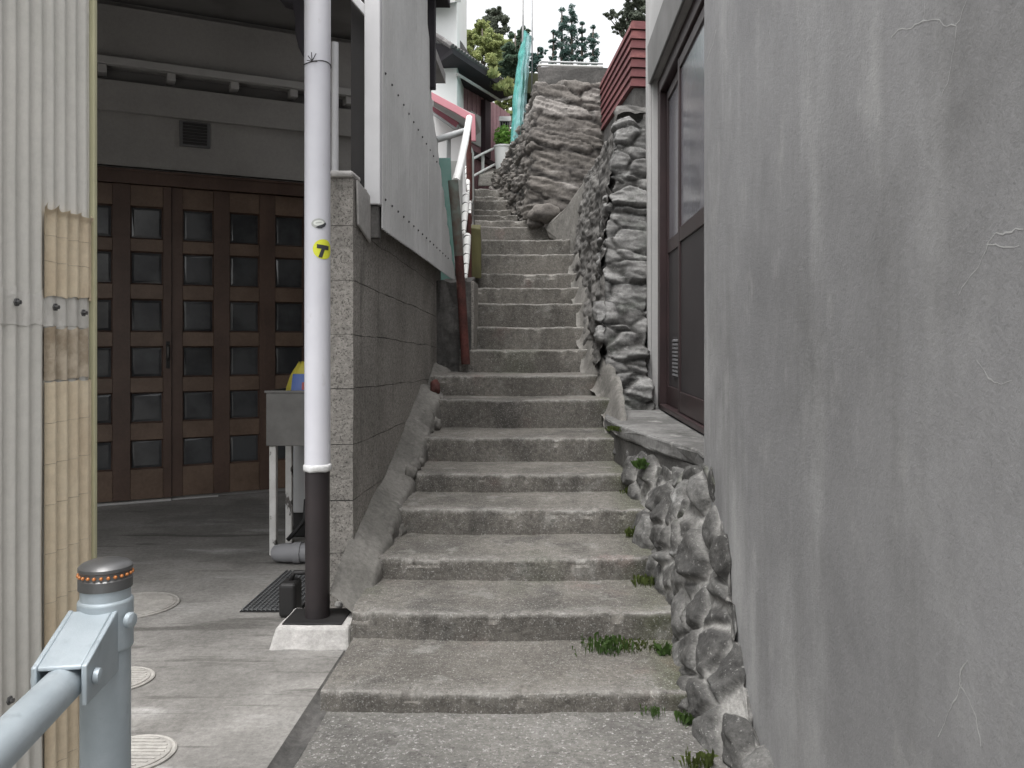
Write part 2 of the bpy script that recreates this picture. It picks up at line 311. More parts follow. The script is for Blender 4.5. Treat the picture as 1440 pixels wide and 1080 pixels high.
def stones(ctrl, res, cell, amp, seed, tilt=0.0, rough=.012, joint=.22, warp=.25, layer=1.6):
    """a wall skin of laid stones: ctrl is a grid of control points (rows bottom to top, columns left to right)"""
    b = B(); nr, nc = len(ctrl), len(ctrl[0])
    ul = [0]; vl = [0]
    mid = nr // 2
    for i in range(1, nc): ul.append(ul[-1] + (V(ctrl[mid][i]) - V(ctrl[mid][i - 1])).length)
    mc = nc // 2
    for j in range(1, nr): vl.append(vl[-1] + (V(ctrl[j][mc]) - V(ctrl[j - 1][mc])).length)
    nu = max(4, int(ul[-1] / res)); nv = max(4, int(vl[-1] / res))
    def loc(a, l):
        for k in range(len(l) - 1):
            if a <= l[k + 1] or k == len(l) - 2: return k, (a - l[k]) / (l[k + 1] - l[k])
    def pos(a, c):
        i, f = loc(a, ul); j, g = loc(c, vl)
        f = min(max(f, 0), 1); g = min(max(g, 0), 1)
        return (V(ctrl[j][i]) * (1 - f) + V(ctrl[j][i + 1]) * f) * (1 - g) + (V(ctrl[j + 1][i]) * (1 - f) + V(ctrl[j + 1][i + 1]) * f) * g
    lay = b.bm.loops.layers.float_color.new('tone')
    tone = {}
    rows = []
    e = .12
    for j in range(nv + 1):
        row = []
        for i in range(nu + 1):
            u = ul[-1] * i / nu; v = vl[-1] * j / nv
            p = pos(u, v)
            du = pos(min(u + e, ul[-1]), v) - pos(max(u - e, 0), v); dv = pos(u, min(v + e, vl[-1])) - pos(u, max(v - e, 0))
            n = du.cross(dv).normalized()
            w = V((fr(p + V((seed, 0, 0)), 2.2), fr(p + V((9, 3, seed)), 2.2), fr(p + V((2, seed, 7)), 2.2))) * warp
            s = V((p.x / cell[0] + w.x + seed * 5.3, p.y / cell[0] + w.y, (p.z + tilt * p.x + w.z * .5 * cell[1]) / cell[1]))
            ds, pts = noise.voronoi(s)
            f = ds[1] - ds[0]
            c = noise.cell(pts[0] * 3.3 + V((.37, .11, .73))); c2 = noise.cell(pts[0] * 5.1 + V((4.2, 1.7, .3)))
            k = ss(0.02, joint, f)
            h = amp * (k * (.7 + .6 * c2) - .4) - .3 * amp * ds[0]
            lam = p.z * layer + tilt * p.x * layer
            h += rough * fr(V((p.x, p.y, lam)), 9, 5) + rough * 1.6 * fr(V((p.x, p.y, lam + seed)), 3.5, 4)
            vert = b.bm.verts.new(p + n * h)
            tone[vert] = (max(0, c * 1.1 - .25) * k, 1 - ss(.0, joint * .75, f), 0, 1)
            row.append(vert)
        rows.append(row)
    for j in range(nv):
        for i in range(nu):
            fc = b.bm.faces.new((rows[j][i], rows[j][i + 1], rows[j + 1][i + 1], rows[j + 1][i]))
            for l in fc.loops: l[lay] = tone[l.vert]
    return b

def add_core(b, rows_back):   # closes a stone skin with a simple back
    return b

# ------------------------------------------------------------------ ground, driveway, path, hillside
g = B(); g.face([V((-200, -200, -.06)), V((200, -200, -.06)), V((200, 400, -.06)), V((-200, 400, -.06))])
struct(obj('ground', g, 'ground'))
g = B()
g.box(-6.0, -.845, -3.0, 8.6, -.055, 0)
struct(obj('driveway', g, 'drive', bevel=.008))
g = B()
def gut(u, v):
    y = -1.5 + v * 5.2; x = -.85 + u * .075
    n = fr((x * 2, y, 0), 3); n2 = fr((x, y, 3), 14)
    return V((x + .012 * n * (1 if 0 < u < 1 else 0), y, .001 - .022 * math.sin(math.pi * min(1, u * 1.25)) * (.6 + .8 * n + .4 * n2) - .012 * u))
g.grid(12, 400, gut)
struct(obj('gutter', g, 'dconc', smooth=True))
g = B()
def pth(u, v):
    x = -.785 + u * 1.5; y = -1.5 + v * 4.56
    return V((x, y, -.012 + .006 * fr((x, y, 0), 1.5) + .003 * fr((x, y, 2), 9)))
g.grid(60, 150, pth)
struct(obj('path', g, 'path', smooth=True))

# ------------------------------------------------------------------ the stairs
ST = [  # distance of riser, pixel row of nosing, left x, right x (metres)
 (3.02, 972, -.80, .60), (3.54, 860, -.812, .60), (4.02, 784, -.86, .56), (4.52, 715, -.86, .56), (5.02, 666, -.86, .55), (5.53, 615, -.86, .55),
 (6.15, 561, -.86, .50), (6.55, 527, -.89, .42), (7.10, 491, -.72, .40), (7.45, 459, -.72, .40), (7.80, 425.5, -.72, .43), (8.2, 403.5, -.72, .38),
 (8.6, 384, -.72, .36), (9.0, 357, -.70, .33), (9.4, 336.5, -.71, .26), (9.9, 318, -.76, .06), (10.3, 309, -.86, -.18), (10.7, 302, -.92, -.36),
 (11.1, 294, -.97, -.46), (11.6, 281, -1.02, -.50), (12.0, 275.5, -1.05, -.55), (12.5, 264.5, -1.08, -.60)]
SH = [PZ(y, d) for d, y, a, c in ST]
def slope_z(Y):
    if Y <= ST[0][0]: return SH[0]
    for i in range(len(ST) - 1):
        if Y <= ST[i + 1][0]:
            f = (Y - ST[i][0]) / (ST[i + 1][0] - ST[i][0]); return SH[i] + (SH[i + 1] - SH[i]) * f
    return SH[-1]
stairs = thing('stairway', 'long flight of worn grey concrete steps climbing between the walls', 'stairs', (-.1, 3.02, 0))
for i, (d, y, xl, xr) in enumerate(ST):
    z1 = SH[i]; z0 = (SH[i - 1] if i else -.02) - .06
    d2 = (ST[i + 1][0] if i + 1 < len(ST) else d + 1.0) + .04
    b = B(); lay = b.bm.loops.layers.float_color.new('tone')
    r = .013
    prof = [(0, z0, 0), (0, z0 + (z1 - z0) * .4, 0), (0, z0 + (z1 - z0) * .7, 0), (.0, z1 - r * 2.2, .05), (0, z1 - r, .45), (r * .3, z1 - r * .3, .9), (r, z1, .9), (r * 2, z1, .6), (.075, z1 - .001, .25)]
    nd = 8
    for k in range(1, nd + 1): prof.append((.075 + (d2 - d - .075) * k / nd, z1 + .004 * k / nd, 0.0))
    nx = max(20, int((xr - xl) / (.011 if i < 8 else .018))); rows = []; tn = {}
    sag = .006 + .006 * random.random()
    tl = .012 * (random.random() - .5)
    for a in range(nx + 1):
        u = a / nx; x = xl + (xr - xl) * u; row = []
        for k, (py, pz, w) in enumerate(prof):
            q = V((x, py * 2 + i * 3.3, pz))
            yy = d + py + .010 * fr((x * 1.3, i * 5.1, 0), 1.0) + tl * (u - .5)
            zz = pz
            if k >= 4: zz += -sag * (4 * u * (1 - u)) + .005 * fr((x, i * 2.7 + py, 1), 3) + tl * .6 * (u - .5)
            if 3 <= k <= 7:
                ch = max(0, fr((x, i * 4.4, 3), 7, 6) - .10)
                yy += .05 * ch; zz -= .035 * ch
            yy += .005 * fr(q, 14, 4) * (1 if k < 6 else 0); zz += .003 * fr(q, 18, 4)
            vv = b.bm.verts.new((x, yy, zz)); row.append(vv)
            edge_m = ss(.30, .5, x) * (.55 + .6 * fr((x, i, pz * 3), 4)) if k not in (5, 6) else 0
            base_m = .55 * max(0, 1 - (pz - z0 - .06) / .05) if k < 3 else 0
            tn[vv] = (w * (.55 + .5 * fr((x, i * 2.1, 4), 8)) if w else 0, max(0, min(.8, edge_m)), 0, 1)
        rows.append(row)
    bz = z0 - .3
    for row in rows:
        row.append(b.bm.verts.new((row[-1].co.x, row[-1].co.y, bz))); row.append(b.bm.verts.new((row[0].co.x, row[0].co.y + .01, bz)))
    np_ = len(rows[0])
    for a in range(nx):
        for k in range(np_):
            f = b.bm.faces.new((rows[a][k], rows[a + 1][k], rows[a + 1][(k + 1) % np_], rows[a][(k + 1) % np_]))
            for l in f.loops: l[lay] = tn.get(l.vert, (0, 0, 0, 1))
    for row in (rows[0], rows[-1]): b.bm.faces.new(row)
    obj('step', b, 'step', stairs, smooth='auto')

# mortar haunch between block wall and steps
b = B()
def haunch(u, v):
    Y = 3.72 + v * 3.3
    sz = slope_z(Y + .02)
    w = [(0, -.93, .05), (.35, -.87, .015), (.70, -.80, -.025), (.76, -.78, -.04), (.80, -.772, -.07), (1, -.765, -.26)]
    for k in range(len(w) - 1):
        if u <= w[k + 1][0]:
            f = (u - w[k][0]) / (w[k + 1][0] - w[k][0]); x = w[k][1] + (w[k + 1][1] - w[k][1]) * f; z = w[k][2] + (w[k + 1][2] - w[k][2]) * f; break
    n = fr((x * 2, Y, 5), 2.4); n2 = fr((x, Y, 8), 9)
    edge = ss(.6, 1, u)
    taper = ss(3.72, 4.05, Y); far = ss(6.2, 6.6, Y)
    x += edge * (.03 * n + .03 * n2) - .02 * (1 - taper) - .03 * far * edge
    z += .02 * n + .014 * n2 + .02 - .10 * (1 - taper) - .14 * far
    return V((x, Y + .02 * n2, sz + z))
b.grid(26, 170, haunch)
kr = random.Random(4)
for k in range(20):
    Y = 4.0 + 2.5 * (k + kr.random()) / 20; r_ = kr.uniform(.02, .05); c = V((-.785 + kr.uniform(-.01, .015), Y, slope_z(Y) - kr.uniform(.02, .13))); sd0 = kr.uniform(0, 50)
    n0 = len(b.bm.verts); bmesh.ops.create_icosphere(b.bm, subdivisions=3, radius=1); b.bm.verts.ensure_lookup_table()
    for v in b.bm.verts[n0:]:
        n_ = v.co.normalized(); kk = 1 + .38 * fr(n_ * 1.4 + V((sd0, 0, 0)), 1, 3) + .08 * fr(n_ + V((sd0, 2, 0)), 6, 3)
        v.co = c + V((n_.x * .8, n_.y * 1.1, n_.z)) * kk * r_
tag(obj('mortar_kerb', b, 'mortar', loc=(-.85, 4, .2), smooth=True), 'rough sloping mortar kerb between the block wall and the steps', 'kerb')
# loose stones along the haunch
def pebble(name, p, r, mat, label, cat, seed, sq=(1, 1, .7), group=None):
    b = B(); bmesh.ops.create_icosphere(b.bm, subdivisions=3, radius=1)
    for v in b.bm.verts:
        n = v.co.normalized(); k = 1 + .28 * fr(n * 1.3 + V((seed, 0, 0)), 1, 3) + .06 * fr(n + V((seed, 2, 0)), 6, 3)
        v.co = V((n.x * sq[0], n.y * sq[1], n.z * sq[2])) * k * r + V(p)
    return tag(obj(name, b, mat, loc=p, smooth=True), label, cat, group)
pebble('red_stone', P(612, 545, 6.28), .055, 'rust', 'reddish stone lump on the kerb beside the step with the rusty pole', 'stone', 3, (.7, 1, 1.1))
pebble('kerb_stone', P(577, 665, 5.02), .05, 'mortar', 'loose grey stone lying on the edge of the mortar kerb', 'stone', 9, (.8, 1, 1))
pebble('rubble_chip', P(477, 850, 3.93), .022, 'plinth', 'small pale rubble chip behind the dark pipe foot', 'stone', 12)
pebble('rubble_chip', P(472, 861, 3.90), .026, 'plinth', 'larger pale rubble chip lying on the plinth corner', 'stone', 15, (1.3, 1, .6))

# ------------------------------------------------------------------ block wall on the left
bw = thing('block_wall', 'rough grey concrete block wall left of the lower steps', 'wall', (-.97, 5.5, 0))
XW0, XW1 = -1.03, -.915
b = B()
zs = [-.05] + [PZ(y, 4.05) for y in (852, 780, 703, 625, 547, 470, 395, 320, 250)]
zs = [z for z in zs]
def wface(Y, z): return z - .026 * (Y - 4.05)
for j in range(len(zs) - 1):
    a, c = zs[j], zs[j + 1]
    off = (j % 2) * .25
    g0 = .0022
    n = 48
    def jz(Y, zz, k): return .010 * fr((Y * 1.2, zz * 7, 3), 1.6) + .0035 * fr((Y, zz * 7, 9), 12)
    def jg(Y, zz, sg): return g0 * (.3 + 2.2 * abs(fr((Y, zz * 5, sg), 4)))
    for k in range(n):
        y0, y1 = 4.05 + 3.37 * k / n, 4.05 + 3.37 * (k + 1) / n
        pts = []
        for (zz, sg) in ((a, 1), (c, -1)):
            for (xx, yy) in ((XW0, y0), (XW1, y0), (XW1, y1), (XW0, y1)):
                fx = .004 * fr((yy, zz * 9, 7), 2.5) if xx == XW1 else 0
                pts.append(V((xx + fx, yy, wface(yy, zz) + jz(yy, zz, 0) + sg * jg(yy, zz, sg))))
        b.hexa(pts)
bmesh.ops.remove_doubles(b.bm, verts=b.bm.verts[:], dist=.0004)
cnt = {}
for f_ in b.bm.faces: cnt.setdefault(frozenset(v.index for v in f_.verts), []).append(f_)
b.bm.verts.index_update(); cnt = {}
for f_ in b.bm.faces: cnt.setdefault(frozenset(v.index for v in f_.verts), []).append(f_)
bmesh.ops.delete(b.bm, geom=[f_ for l_ in cnt.values() if len(l_) > 1 for f_ in l_], context='FACES')
obj('block_courses', b, 'block', bw, smooth='auto')
b = B(); b.box(XW0 + .006, XW1 - .005, 4.055, 7.415, -.04, 1.98)
obj('mortar_joint', b, 'dconc', bw)
b = B(); b.box(XW0 - .01, XW1 + .004, 4.02, 4.2, zs[-1] + .001, zs[-1] + .03)
obj('cap_stone', b, 'plinth', bw, bevel=.012)
b = B(); b.prism([(XW1 + .004, 4.10, wface(4.1, zs[-2]) + .02), (XW1 + .004, 4.38, wface(4.3, zs[-2]) - .03), (XW1 + .004, 4.38, zs[-1] - .03), (XW1 + .004, 4.08, zs[-1] - .005)], (.012, 0, 0))
obj('mortar_patch', b, 'plinth', bw, bevel=.01)
# return and parapet by the upper steps
pw = thing('parapet_wall', 'dark low concrete parapet beside the rusty pole and upper steps', 'wall', (-.75, 7.3, 1.2))
b = B()
def par(u, v):
    return V((-.93 + u * .30, 7.14 + .02 * fr((u * 3, v * 3, 1), 1.5), .95 + v * .85 + .02 * fr((u, v, 3), 3)))
b.grid(24, 50, par)
b.hexa([V((-.93, 7.16, .9)), V((-.64, 7.16, .9)), V((-.70, 8.5, .9)), V((-.93, 8.5, .9)), V((-.93, 7.16, 1.79)), V((-.64, 7.16, 1.79)), V((-.70, 8.5, 1.95)), V((-.93, 8.5, 1.95))])
obj('return_face', b, 'dconc', pw, smooth='auto')
b = B(); b.hexa([V((-.95, 8.5, 1.2)), V((-.72, 8.5, 1.2)), V((-1.05, 12.6, 2.4)), V((-1.3, 12.6, 2.4)), V((-.95, 8.5, 2.02)), V((-.72, 8.5, 2.02)), V((-1.06, 12.6, 3.6)), V((-1.3, 12.6, 3.6))])
obj('upper_parapet', b, 'dconc', pw, bevel=.02)
b = B(); b.box(-.63, -.605, 7.145, 7.6, 1.2, PZ(395, 7.14))
obj('edge_post', b, 'block', pw, bevel=.006)
ob = B(); ob.hexa([V((PX(663, 8.3), 8.3, PZ(392, 8.3))), V((PX(677, 8.3), 8.3, PZ(392, 8.3))), V((PX(677, 9.1), 9.1, PZ(350, 9.1))), V((PX(664, 9.1), 9.1, PZ(350, 9.1))),
                  V((PX(662, 8.3), 8.3, PZ(320, 8.3))), V((PX(676, 8.3), 8.3, PZ(322, 8.3))), V((PX(676, 9.1), 9.1, PZ(316, 9.1))), V((PX(663, 9.1), 9.1, PZ(316, 9.1)))])
tag(obj('olive_board', ob, 'olive', loc=P(670, 392, 8.4), bevel=.01), 'mossy olive board standing at the left edge of the upper steps', 'board')

# ------------------------------------------------------------------ corrugated cladding house above the block wall
ch = thing('clad_house', 'house side clad in grey corrugated sheet above the block wall', 'house', (-.95, 5.5, 1.9))
def corr_poly(y_edges, zlo, zhi_fn, x, pitch, amp, mat, name, parent, ysteps):
    pass
b = B()
XC = -.85
prof_pts = []
def far_edge(z):   # the far edge runs back towards its foot
    pts = [(1.865, 7.97), (2.83, 6.62), (3.15, 6.28), (3.5, 6.12), (4.6, 6.0)]
    for (z0, y0), (z1, y1) in zip(pts, pts[1:]):
        if z <= z1: return y0 + (y1 - y0) * (z - z0) / (z1 - z0)
    return pts[-1][1]
nz = 40; ny = 560
def cl(u, v):
    z = 1.885 + v * 2.6
    ye = far_edge(z); Y = 4.41 + u * (7.97 - 4.41)
    Y = min(Y, ye)
    sag = .006 * fr((Y, z, 0), 1.2)
    lap = .004 * ss(0, .02, (Y - 4.41) % .86 - .83)
    return V((XC + .0085 * math.sin(Y / .063 * 2 * math.pi) + sag + lap, Y, z - .006 * (Y - 4.41)))
b.grid(ny, nz, cl)
bmesh.ops.remove_doubles(b.bm, verts=b.bm.verts[:], dist=.0005)
obj('cladding', b, 'clad', ch, smooth=True)
b = B()
for (z, ylast) in ((2.04, 7.5), (2.70, 6.7)):
    Y = 4.46
    while Y < ylast:
        b.lathe((0, 0, 0), [(.007, 0), (.007, .004), (.003, .008)], 8)
        vs = b.bm.verts[-24:]
        for q in vs:
            c = q.co.copy(); q.co = V((XC + .008 + c.z, Y + c.x, z + c.y - .01 * (Y - 4.41)))
        Y += .19
obj('screws', b, 'ddark', ch)
b = B(); b.box(PX(515, 4.41), PX(537, 4.41), 4.36, 4.44, 2.0, 4.6)
obj('corner_trim', b, 'wtrim', ch, bevel=.006)
b = B(); b.box(PX(519, 4.41), PX(534, 4.41), 4.375, 4.44, 1.83, 1.997)
obj('bracket', b, 'dconc', ch, bevel=.006)
b = B(); b.box(-1.02, -.872, 4.46, 5.95, 1.99, 4.6); b.box(-1.02, -.875, 5.951, 7.3, 1.99, 2.3)
obj('wall_body', b, 'ddark', ch)
b = B(); b.prism([P(520, 30, 4.38), P(484, -12, 4.38), P(484, -26, 4.38), P(520, 14, 4.38)], (0, .05, 0))
obj('barge_board', b, 'wtrim', ch, bevel=.004)
b = B(); b.box(-.868, -.802, 6.14, 6.22, PZ(126, 6.2), 4.6); b.box(-.93, -.72, 6.0, 6.4, 3.80, 3.86)
b.hexa([V((-.93, 4.3, 4.0)), V((-.70, 4.3, 3.97)), V((-.70, 6.6, 3.97)), V((-.93, 6.6, 4.0)), V((-.93, 4.3, 4.07)), V((-.70, 4.3, 4.04)), V((-.70, 6.6, 4.04)), V((-.93, 6.6, 4.07))])
obj('eave', b, 'eavedk', ch, bevel=.004)
b = B(); b.tube([P(471, 260, 4.25), P(471, 60, 4.25)], .018, 12)
tag(obj('conduit', b, 'conduit', loc=P(471, 260, 4.25), smooth='auto'), 'thin off-white pipe rising from the block wall end behind the white post', 'pipe')

# ------------------------------------------------------------------ carport and its timber door
GO = V((-3.54, 6.72, 0)); GE = V((.889, .4575, 0)); GN = V((.4575, -.889, 0)); GZ = V((0, 0, 1))
gh = thing('garage', 'dark open garage with grey rendered rear wall and eave rail', 'garage', GO)
def gb(b, s0, s1, o0, o1, z0, z1): return b.obox(GO, GE, GN, GZ, s0, s1, o0, o1, z0, z1)
b = B(); gb(b, -2.0, 2.75, -.2, -.06, 0, 4.3); gb(b, -2.0, 2.75, -.059, -.001, 2.70, 3.365)
obj('rear_wall', b, 'gwall', gh)
b = B(); gb(b, -2.0, 2.75, 0.002, .06, 3.12, 3.36)
obj('beam', b, 'gwall', gh, bevel=.005)
b = B(); gb(b, -2.0, 2.75, .06, .13, 3.465, 3.525)
obj('eave_rail', b, 'gtrim', gh, bevel=.005)
for s in (-.50, -.02 + .06, .535, 1.02, 1.50, 1.98):
    b = B(); gb(b, s - .032, s + .032, -.05, .10, 3.40, 3.463)
    obj('rafter_end', b, 'gtrim', gh, bevel=.004)
b = B(); gb(b, -2.0, 2.75, -.055, -.03, 3.366, 3.464)
obj('dark_gap', b, 'gceil', gh)
b = B(); gb(b, -2.0, 2.75, -.05, .05, 3.526, 3.95)
obj('upper_wall', b, 'gwall', gh)
b = B(); b.hexa([V((-6, 3.0, 2.92)), V((-1.10, 3.0, 2.92)), V((-1.10, 6.6, 4.0)), V((-6, 6.6, 4.0)), V((-6, 3.0, 3.02)), V((-1.10, 3.0, 3.02)), V((-1.10, 6.6, 4.1)), V((-6, 6.6, 4.1))]); b.box(-6.0, -1.06, 6.601, 9.0, 4.02, 4.12)  # front slope out of view, lowered to keep the garage dark
obj('ceiling', b, 'gceil', gh)
b = B(); b.box(-4.4, -4.25, 3.4, 6.0, 0, 3.2)  # unseen wall added to hold light back from the garage
obj('shading_side_wall', b, 'gwall', gh)
vs_, vY = .62, 7.0
b = B(); gb(b, .60, .835, 0.0, .018, 2.90, 3.11)
v0 = B()
vt = obj('vent', b, 'vent', gh, bevel=.004)
for k in range(7): gb(v0, .625, .81, .019, .028, 2.92 + k * .026, 2.938 + k * .026)
obj('slat', v0, 'ddark', vt)
# curved timber bracket beside the post
b = B(); b.prism([P(x, y, 4.0) for x, y in ((390, -30), (392, 0), (410, 5), (414, 25), (414, 45), (419, 66), (427, 82), (440, 94), (446, 60), (446, -30))], (0, .1, 0))
obj('corbel', b, 'eavedk', gh, bevel=.01)
# the door
dr = thing('garage_door', 'brown timber garage door with rows of small square glass panes', 'door', GO + GE * .4)
b = B(); gb(b, -2.0, 2.4, -.058, .03, 2.56, 2.67); gb(b, -2.0, 2.4, .0302, .045, 2.655, 2.675)
obj('head', b, 'wood', dr, bevel=.006)
rowz = [(.27, .506), (.641, .888), (1.006, 1.259), (1.376, 1.641), (1.759, 2.024), (2.124, 2.388)]
pw_ = .243
for cols, s0, s1, off in (([-.87, -.50, -.13, .237], -1.0, .54, .0), ([.625, .99, 1.36], .545, 1.70, -.022), ([1.80, 2.1], 1.703, 2.4, -.022)):
    leaf = B(); st = B(); gl = B(); zt = 2.555
    # stiles
    edges = [s0] + [x for c in cols for x in (c, c + pw_)] + [s1]
    for k in range(0, len(edges), 2): gb(st, edges[k], edges[k + 1], -.04 + off, .012 + off, .03, zt)
    for c in cols:
        zz = [.03] + [q for r_ in rowz for q in r_] + [zt]
        for k in range(0, len(zz), 2):
            gb(leaf, c + .0005, c + pw_ - .0005, -.035 + off, .006 + off, zz[k], zz[k + 1])
        for a, c2 in rowz:
            # bevelled glazing bead and pane
            q = lambda s, z, o: GO + GE * s + GN * o + GZ * z
            o1 = .004 + off; o2 = -.022 + off; e = .012
            A = [q(c, a, o1), q(c + pw_, a, o1), q(c + pw_, c2, o1), q(c, c2, o1)]
            I = [q(c + e, a + e, o2), q(c + pw_ - e, a + e, o2), q(c + pw_ - e, c2 - e, o2), q(c + e, c2 - e, o2)]
            for k in range(4): st.face([A[k], A[(k + 1) % 4], I[(k + 1) % 4], I[k]])
            ps, pz = [random.uniform(-.003, .003) for _ in range(2)]
            Bv = [q(c + e - .002, a + e - .002, o2 + .001), q(c + pw_ - e + .002, a + e - .002, o2 + .001), q(c + pw_ - e + .002, c2 - e + .002, o2 + .001), q(c + e - .002, c2 - e + .002, o2 + .001)]
            h_ = e + .018
            Cv = [q(c + h_, a + h_, o2 + .008 - ps - pz), q(c + pw_ - h_, a + h_, o2 + .008 + ps - pz), q(c + pw_ - h_, c2 - h_, o2 + .008 + ps + pz), q(c + h_, c2 - h_, o2 + .008 - ps + pz)]
            for k in range(4): gl.face([Bv[k], Bv[(k + 1) % 4], Cv[(k + 1) % 4], Cv[k]])
            gl.face(Cv)
    lf = obj('door_leaf', st, 'wood', dr)
    obj('rails', leaf, 'woodrail', lf, bevel=.004)
    obj('glass_panes', gl, 'glassdark', lf)
b = B(); gb(b, .500, .528, .012, .02, 1.08, 1.30)
hp = obj('handle_plate', b, 'black', dr, bevel=.004)
b = B(); b.tube([GO + GE * .514 + GN * .03 + GZ * 1.15, GO + GE * .514 + GN * .045 + GZ * 1.18, GO + GE * .514 + GN * .045 + GZ * 1.24, GO + GE * .514 + GN * .03 + GZ * 1.27], .007, 8)
obj('handle', b, 'steel', hp, smooth=True)
b = B(); gb(b, -1.0, .54, -.03, .02, .001, .018)  # off-white strip standing in for a reflection along the door foot
obj('reflection_strip', b, 'gtrim', dr, bevel=.003)
b = B(); gb(b, .546, .9, -.03, -.005, .001, .012)
obj('reflection_strip', b, 'gtrim', dr, bevel=.003)

# ------------------------------------------------------------------ white pipe post on its plinth
D0 = 3.73; PXc = PX(446.5, D0); PR = .0555
po = thing('pipe_post', 'tall white painted pipe post with dark brown lower part and stickers', 'post', (PXc, D0, .1))
b = B(); b.lathe((PXc, D0, 0), [(PR, .757), (PR, 2.5), (PR + .001, 2.505), (PR + .001, 4.3)], 40)
obj('white_sleeve', b, 'wpipe', po, smooth='auto')
b = B()
prof = []
b.lathe((PXc, D0, 0), [(PR + .003, .735), (PR + .006, .742), (PR + .005, .75), (PR + .006, .758), (PR + .002, .764)], 40)
for v in b.bm.verts: v.co.z += .004 * fr(v.co, 30)
obj('collar', b, 'wcollar', po, smooth=True)
b = B(); b.lathe((PXc, D0, 0), [(PR - .003, .098), (PR - .003, .75)], 40)
obj('brown_base', b, 'brownpipe', po, smooth='auto')
b = B(); b.box(PXc - .125, PXc + .13, D0 - .10, D0 + .11, .0935, .1)
obj('base_plate', b, 'black', po, bevel=.002)
b = B()
zt = PZ(92, D0)
b.tube([(PXc + (PR + .002) * math.sin(a), D0 - (PR + .002) * math.cos(a), zt + .006 * math.sin(a * 2)) for a in [k * 2 * math.pi / 40 for k in range(41)]], .0022, 6)
for q in ((.02, .03), (-.015, .02), (.0, .035), (.025, -.005), (-.02, .0)):
    b.tube([(PXc - .008, D0 - PR - .003, zt), (PXc - .008 + q[0], D0 - PR - .012, zt + q[1])], .0018, 5)
obj('tie_wire', b, 'wire', po)
def sticker(name, mat, ang, zc, pts, off, parent, label=None):
    """flat outline (metres, about its centre) laid round the pipe"""
    b = B(); tri = B()
    vs = [tri.bm.verts.new((x, y, 0)) for x, y in pts]; tri.bm.faces.new(vs)
    bmesh.ops.triangulate(tri.bm, faces=tri.bm.faces[:])
    bmesh.ops.subdivide_edges(tri.bm, edges=tri.bm.edges[:], cuts=3, use_grid_fill=True)
    for v in tri.bm.verts:
        a = ang + v.co.x / PR; rr = PR + off
        v.co = V((PXc + rr * math.sin(a), D0 - rr * math.cos(a), zc + v.co.y))
    return obj(name, tri, mat, parent, label=label)
circ = lambda rx, ry, n=28: [(rx * math.cos(k * 2 * math.pi / n), ry * math.sin(k * 2 * math.pi / n)) for k in range(n)]
zy = PZ(350, D0 - PR); ay = R(42)
s1 = sticker('sticker', 'yel', ay, zy, circ(.046, .043), .0012, po, 'round yellow sticker with a dark letter T')
rot = lambda pts, a: [(x * math.cos(a) - y * math.sin(a), x * math.sin(a) + y * math.cos(a)) for x, y in pts]
T = [(-.028, .016), (.028, .010), (.026, -.008), (.006, -.007), (-.006, -.042), (-.022, -.040), (-.009, -.004), (-.028, -.001)]
sticker('letter', 'ink', ay - .02, zy + .005, T, .0022, s1)
zy2 = PZ(314, D0 - PR); a2 = R(20)
s2 = sticker('sticker', 'silver', a2, zy2, rot(circ(.031, .021), .1), .0012, po, 'small oval silver sticker with a dark lower edge')
sticker('pale_mark', 'pale', a2, zy2 + .002, rot(circ(.022, .012), .1), .0018, s2)
sticker('swoosh', 'ink', a2 + .12, zy2 - .004, rot([(-.020, -.011), (-.008, -.005), (.01, .000), (.024, .008), (.026, .0), (.018, -.010), (.004, -.017), (-.01, -.017)], .1), .0024, s2)
sticker('stroke', 'silver', a2, zy2 + .003, rot([(-.012, -.0025), (.012, -.0005), (.012, .003), (-.012, .001)], .1), .0024, s2)
b = B()
b.hexa([V((PX(376, 3.59), 3.585, -.01)), V((PX(493, 3.59), 3.585, -.01)), V((PX(493, 3.59), 3.90, -.01)), V((PX(376, 3.59) + .01, 3.90, -.01)),
        V((PX(386, 3.59), 3.61, .093)), V((PX(489, 3.59), 3.61, .093)), V((PX(489, 3.59), 3.88, .093)), V((PX(388, 3.59), 3.88, .093))])
bmesh.ops.subdivide_edges(b.bm, edges=b.bm.edges[:], cuts=6, use_grid_fill=True)
for v in b.bm.verts: v.co += V((fr(v.co + V((3, 0, 0)), 9), fr(v.co, 9), fr(v.co + V((0, 4, 0)), 9))) * .005
tag(obj('plinth', b, 'plinth', loc=(PXc, 3.74, 0), bevel=.015), 'pale square concrete plinth under the pipe post', 'plinth')
b = B(); b.box(PX(400, 4.1), PX(424, 4.1), 4.0, 4.12, 0.0, .165)
bb = thing('rubber_box', 'small black rounded box on the ground beside the pipe post foot', 'box', (PX(412, 4.1), 4.05, 0))
obj('box_body', b, 'black', bb, bevel=.02, seg=4)
b = B(); b.tube([(PX(412, 4.1), 4.06, .16), (PX(412, 4.1) + .02, 4.06, .20), (PX(412, 4.1) + .1, 4.06, .20)], .012, 8)
obj('outlet', b, 'black', bb, smooth=True)

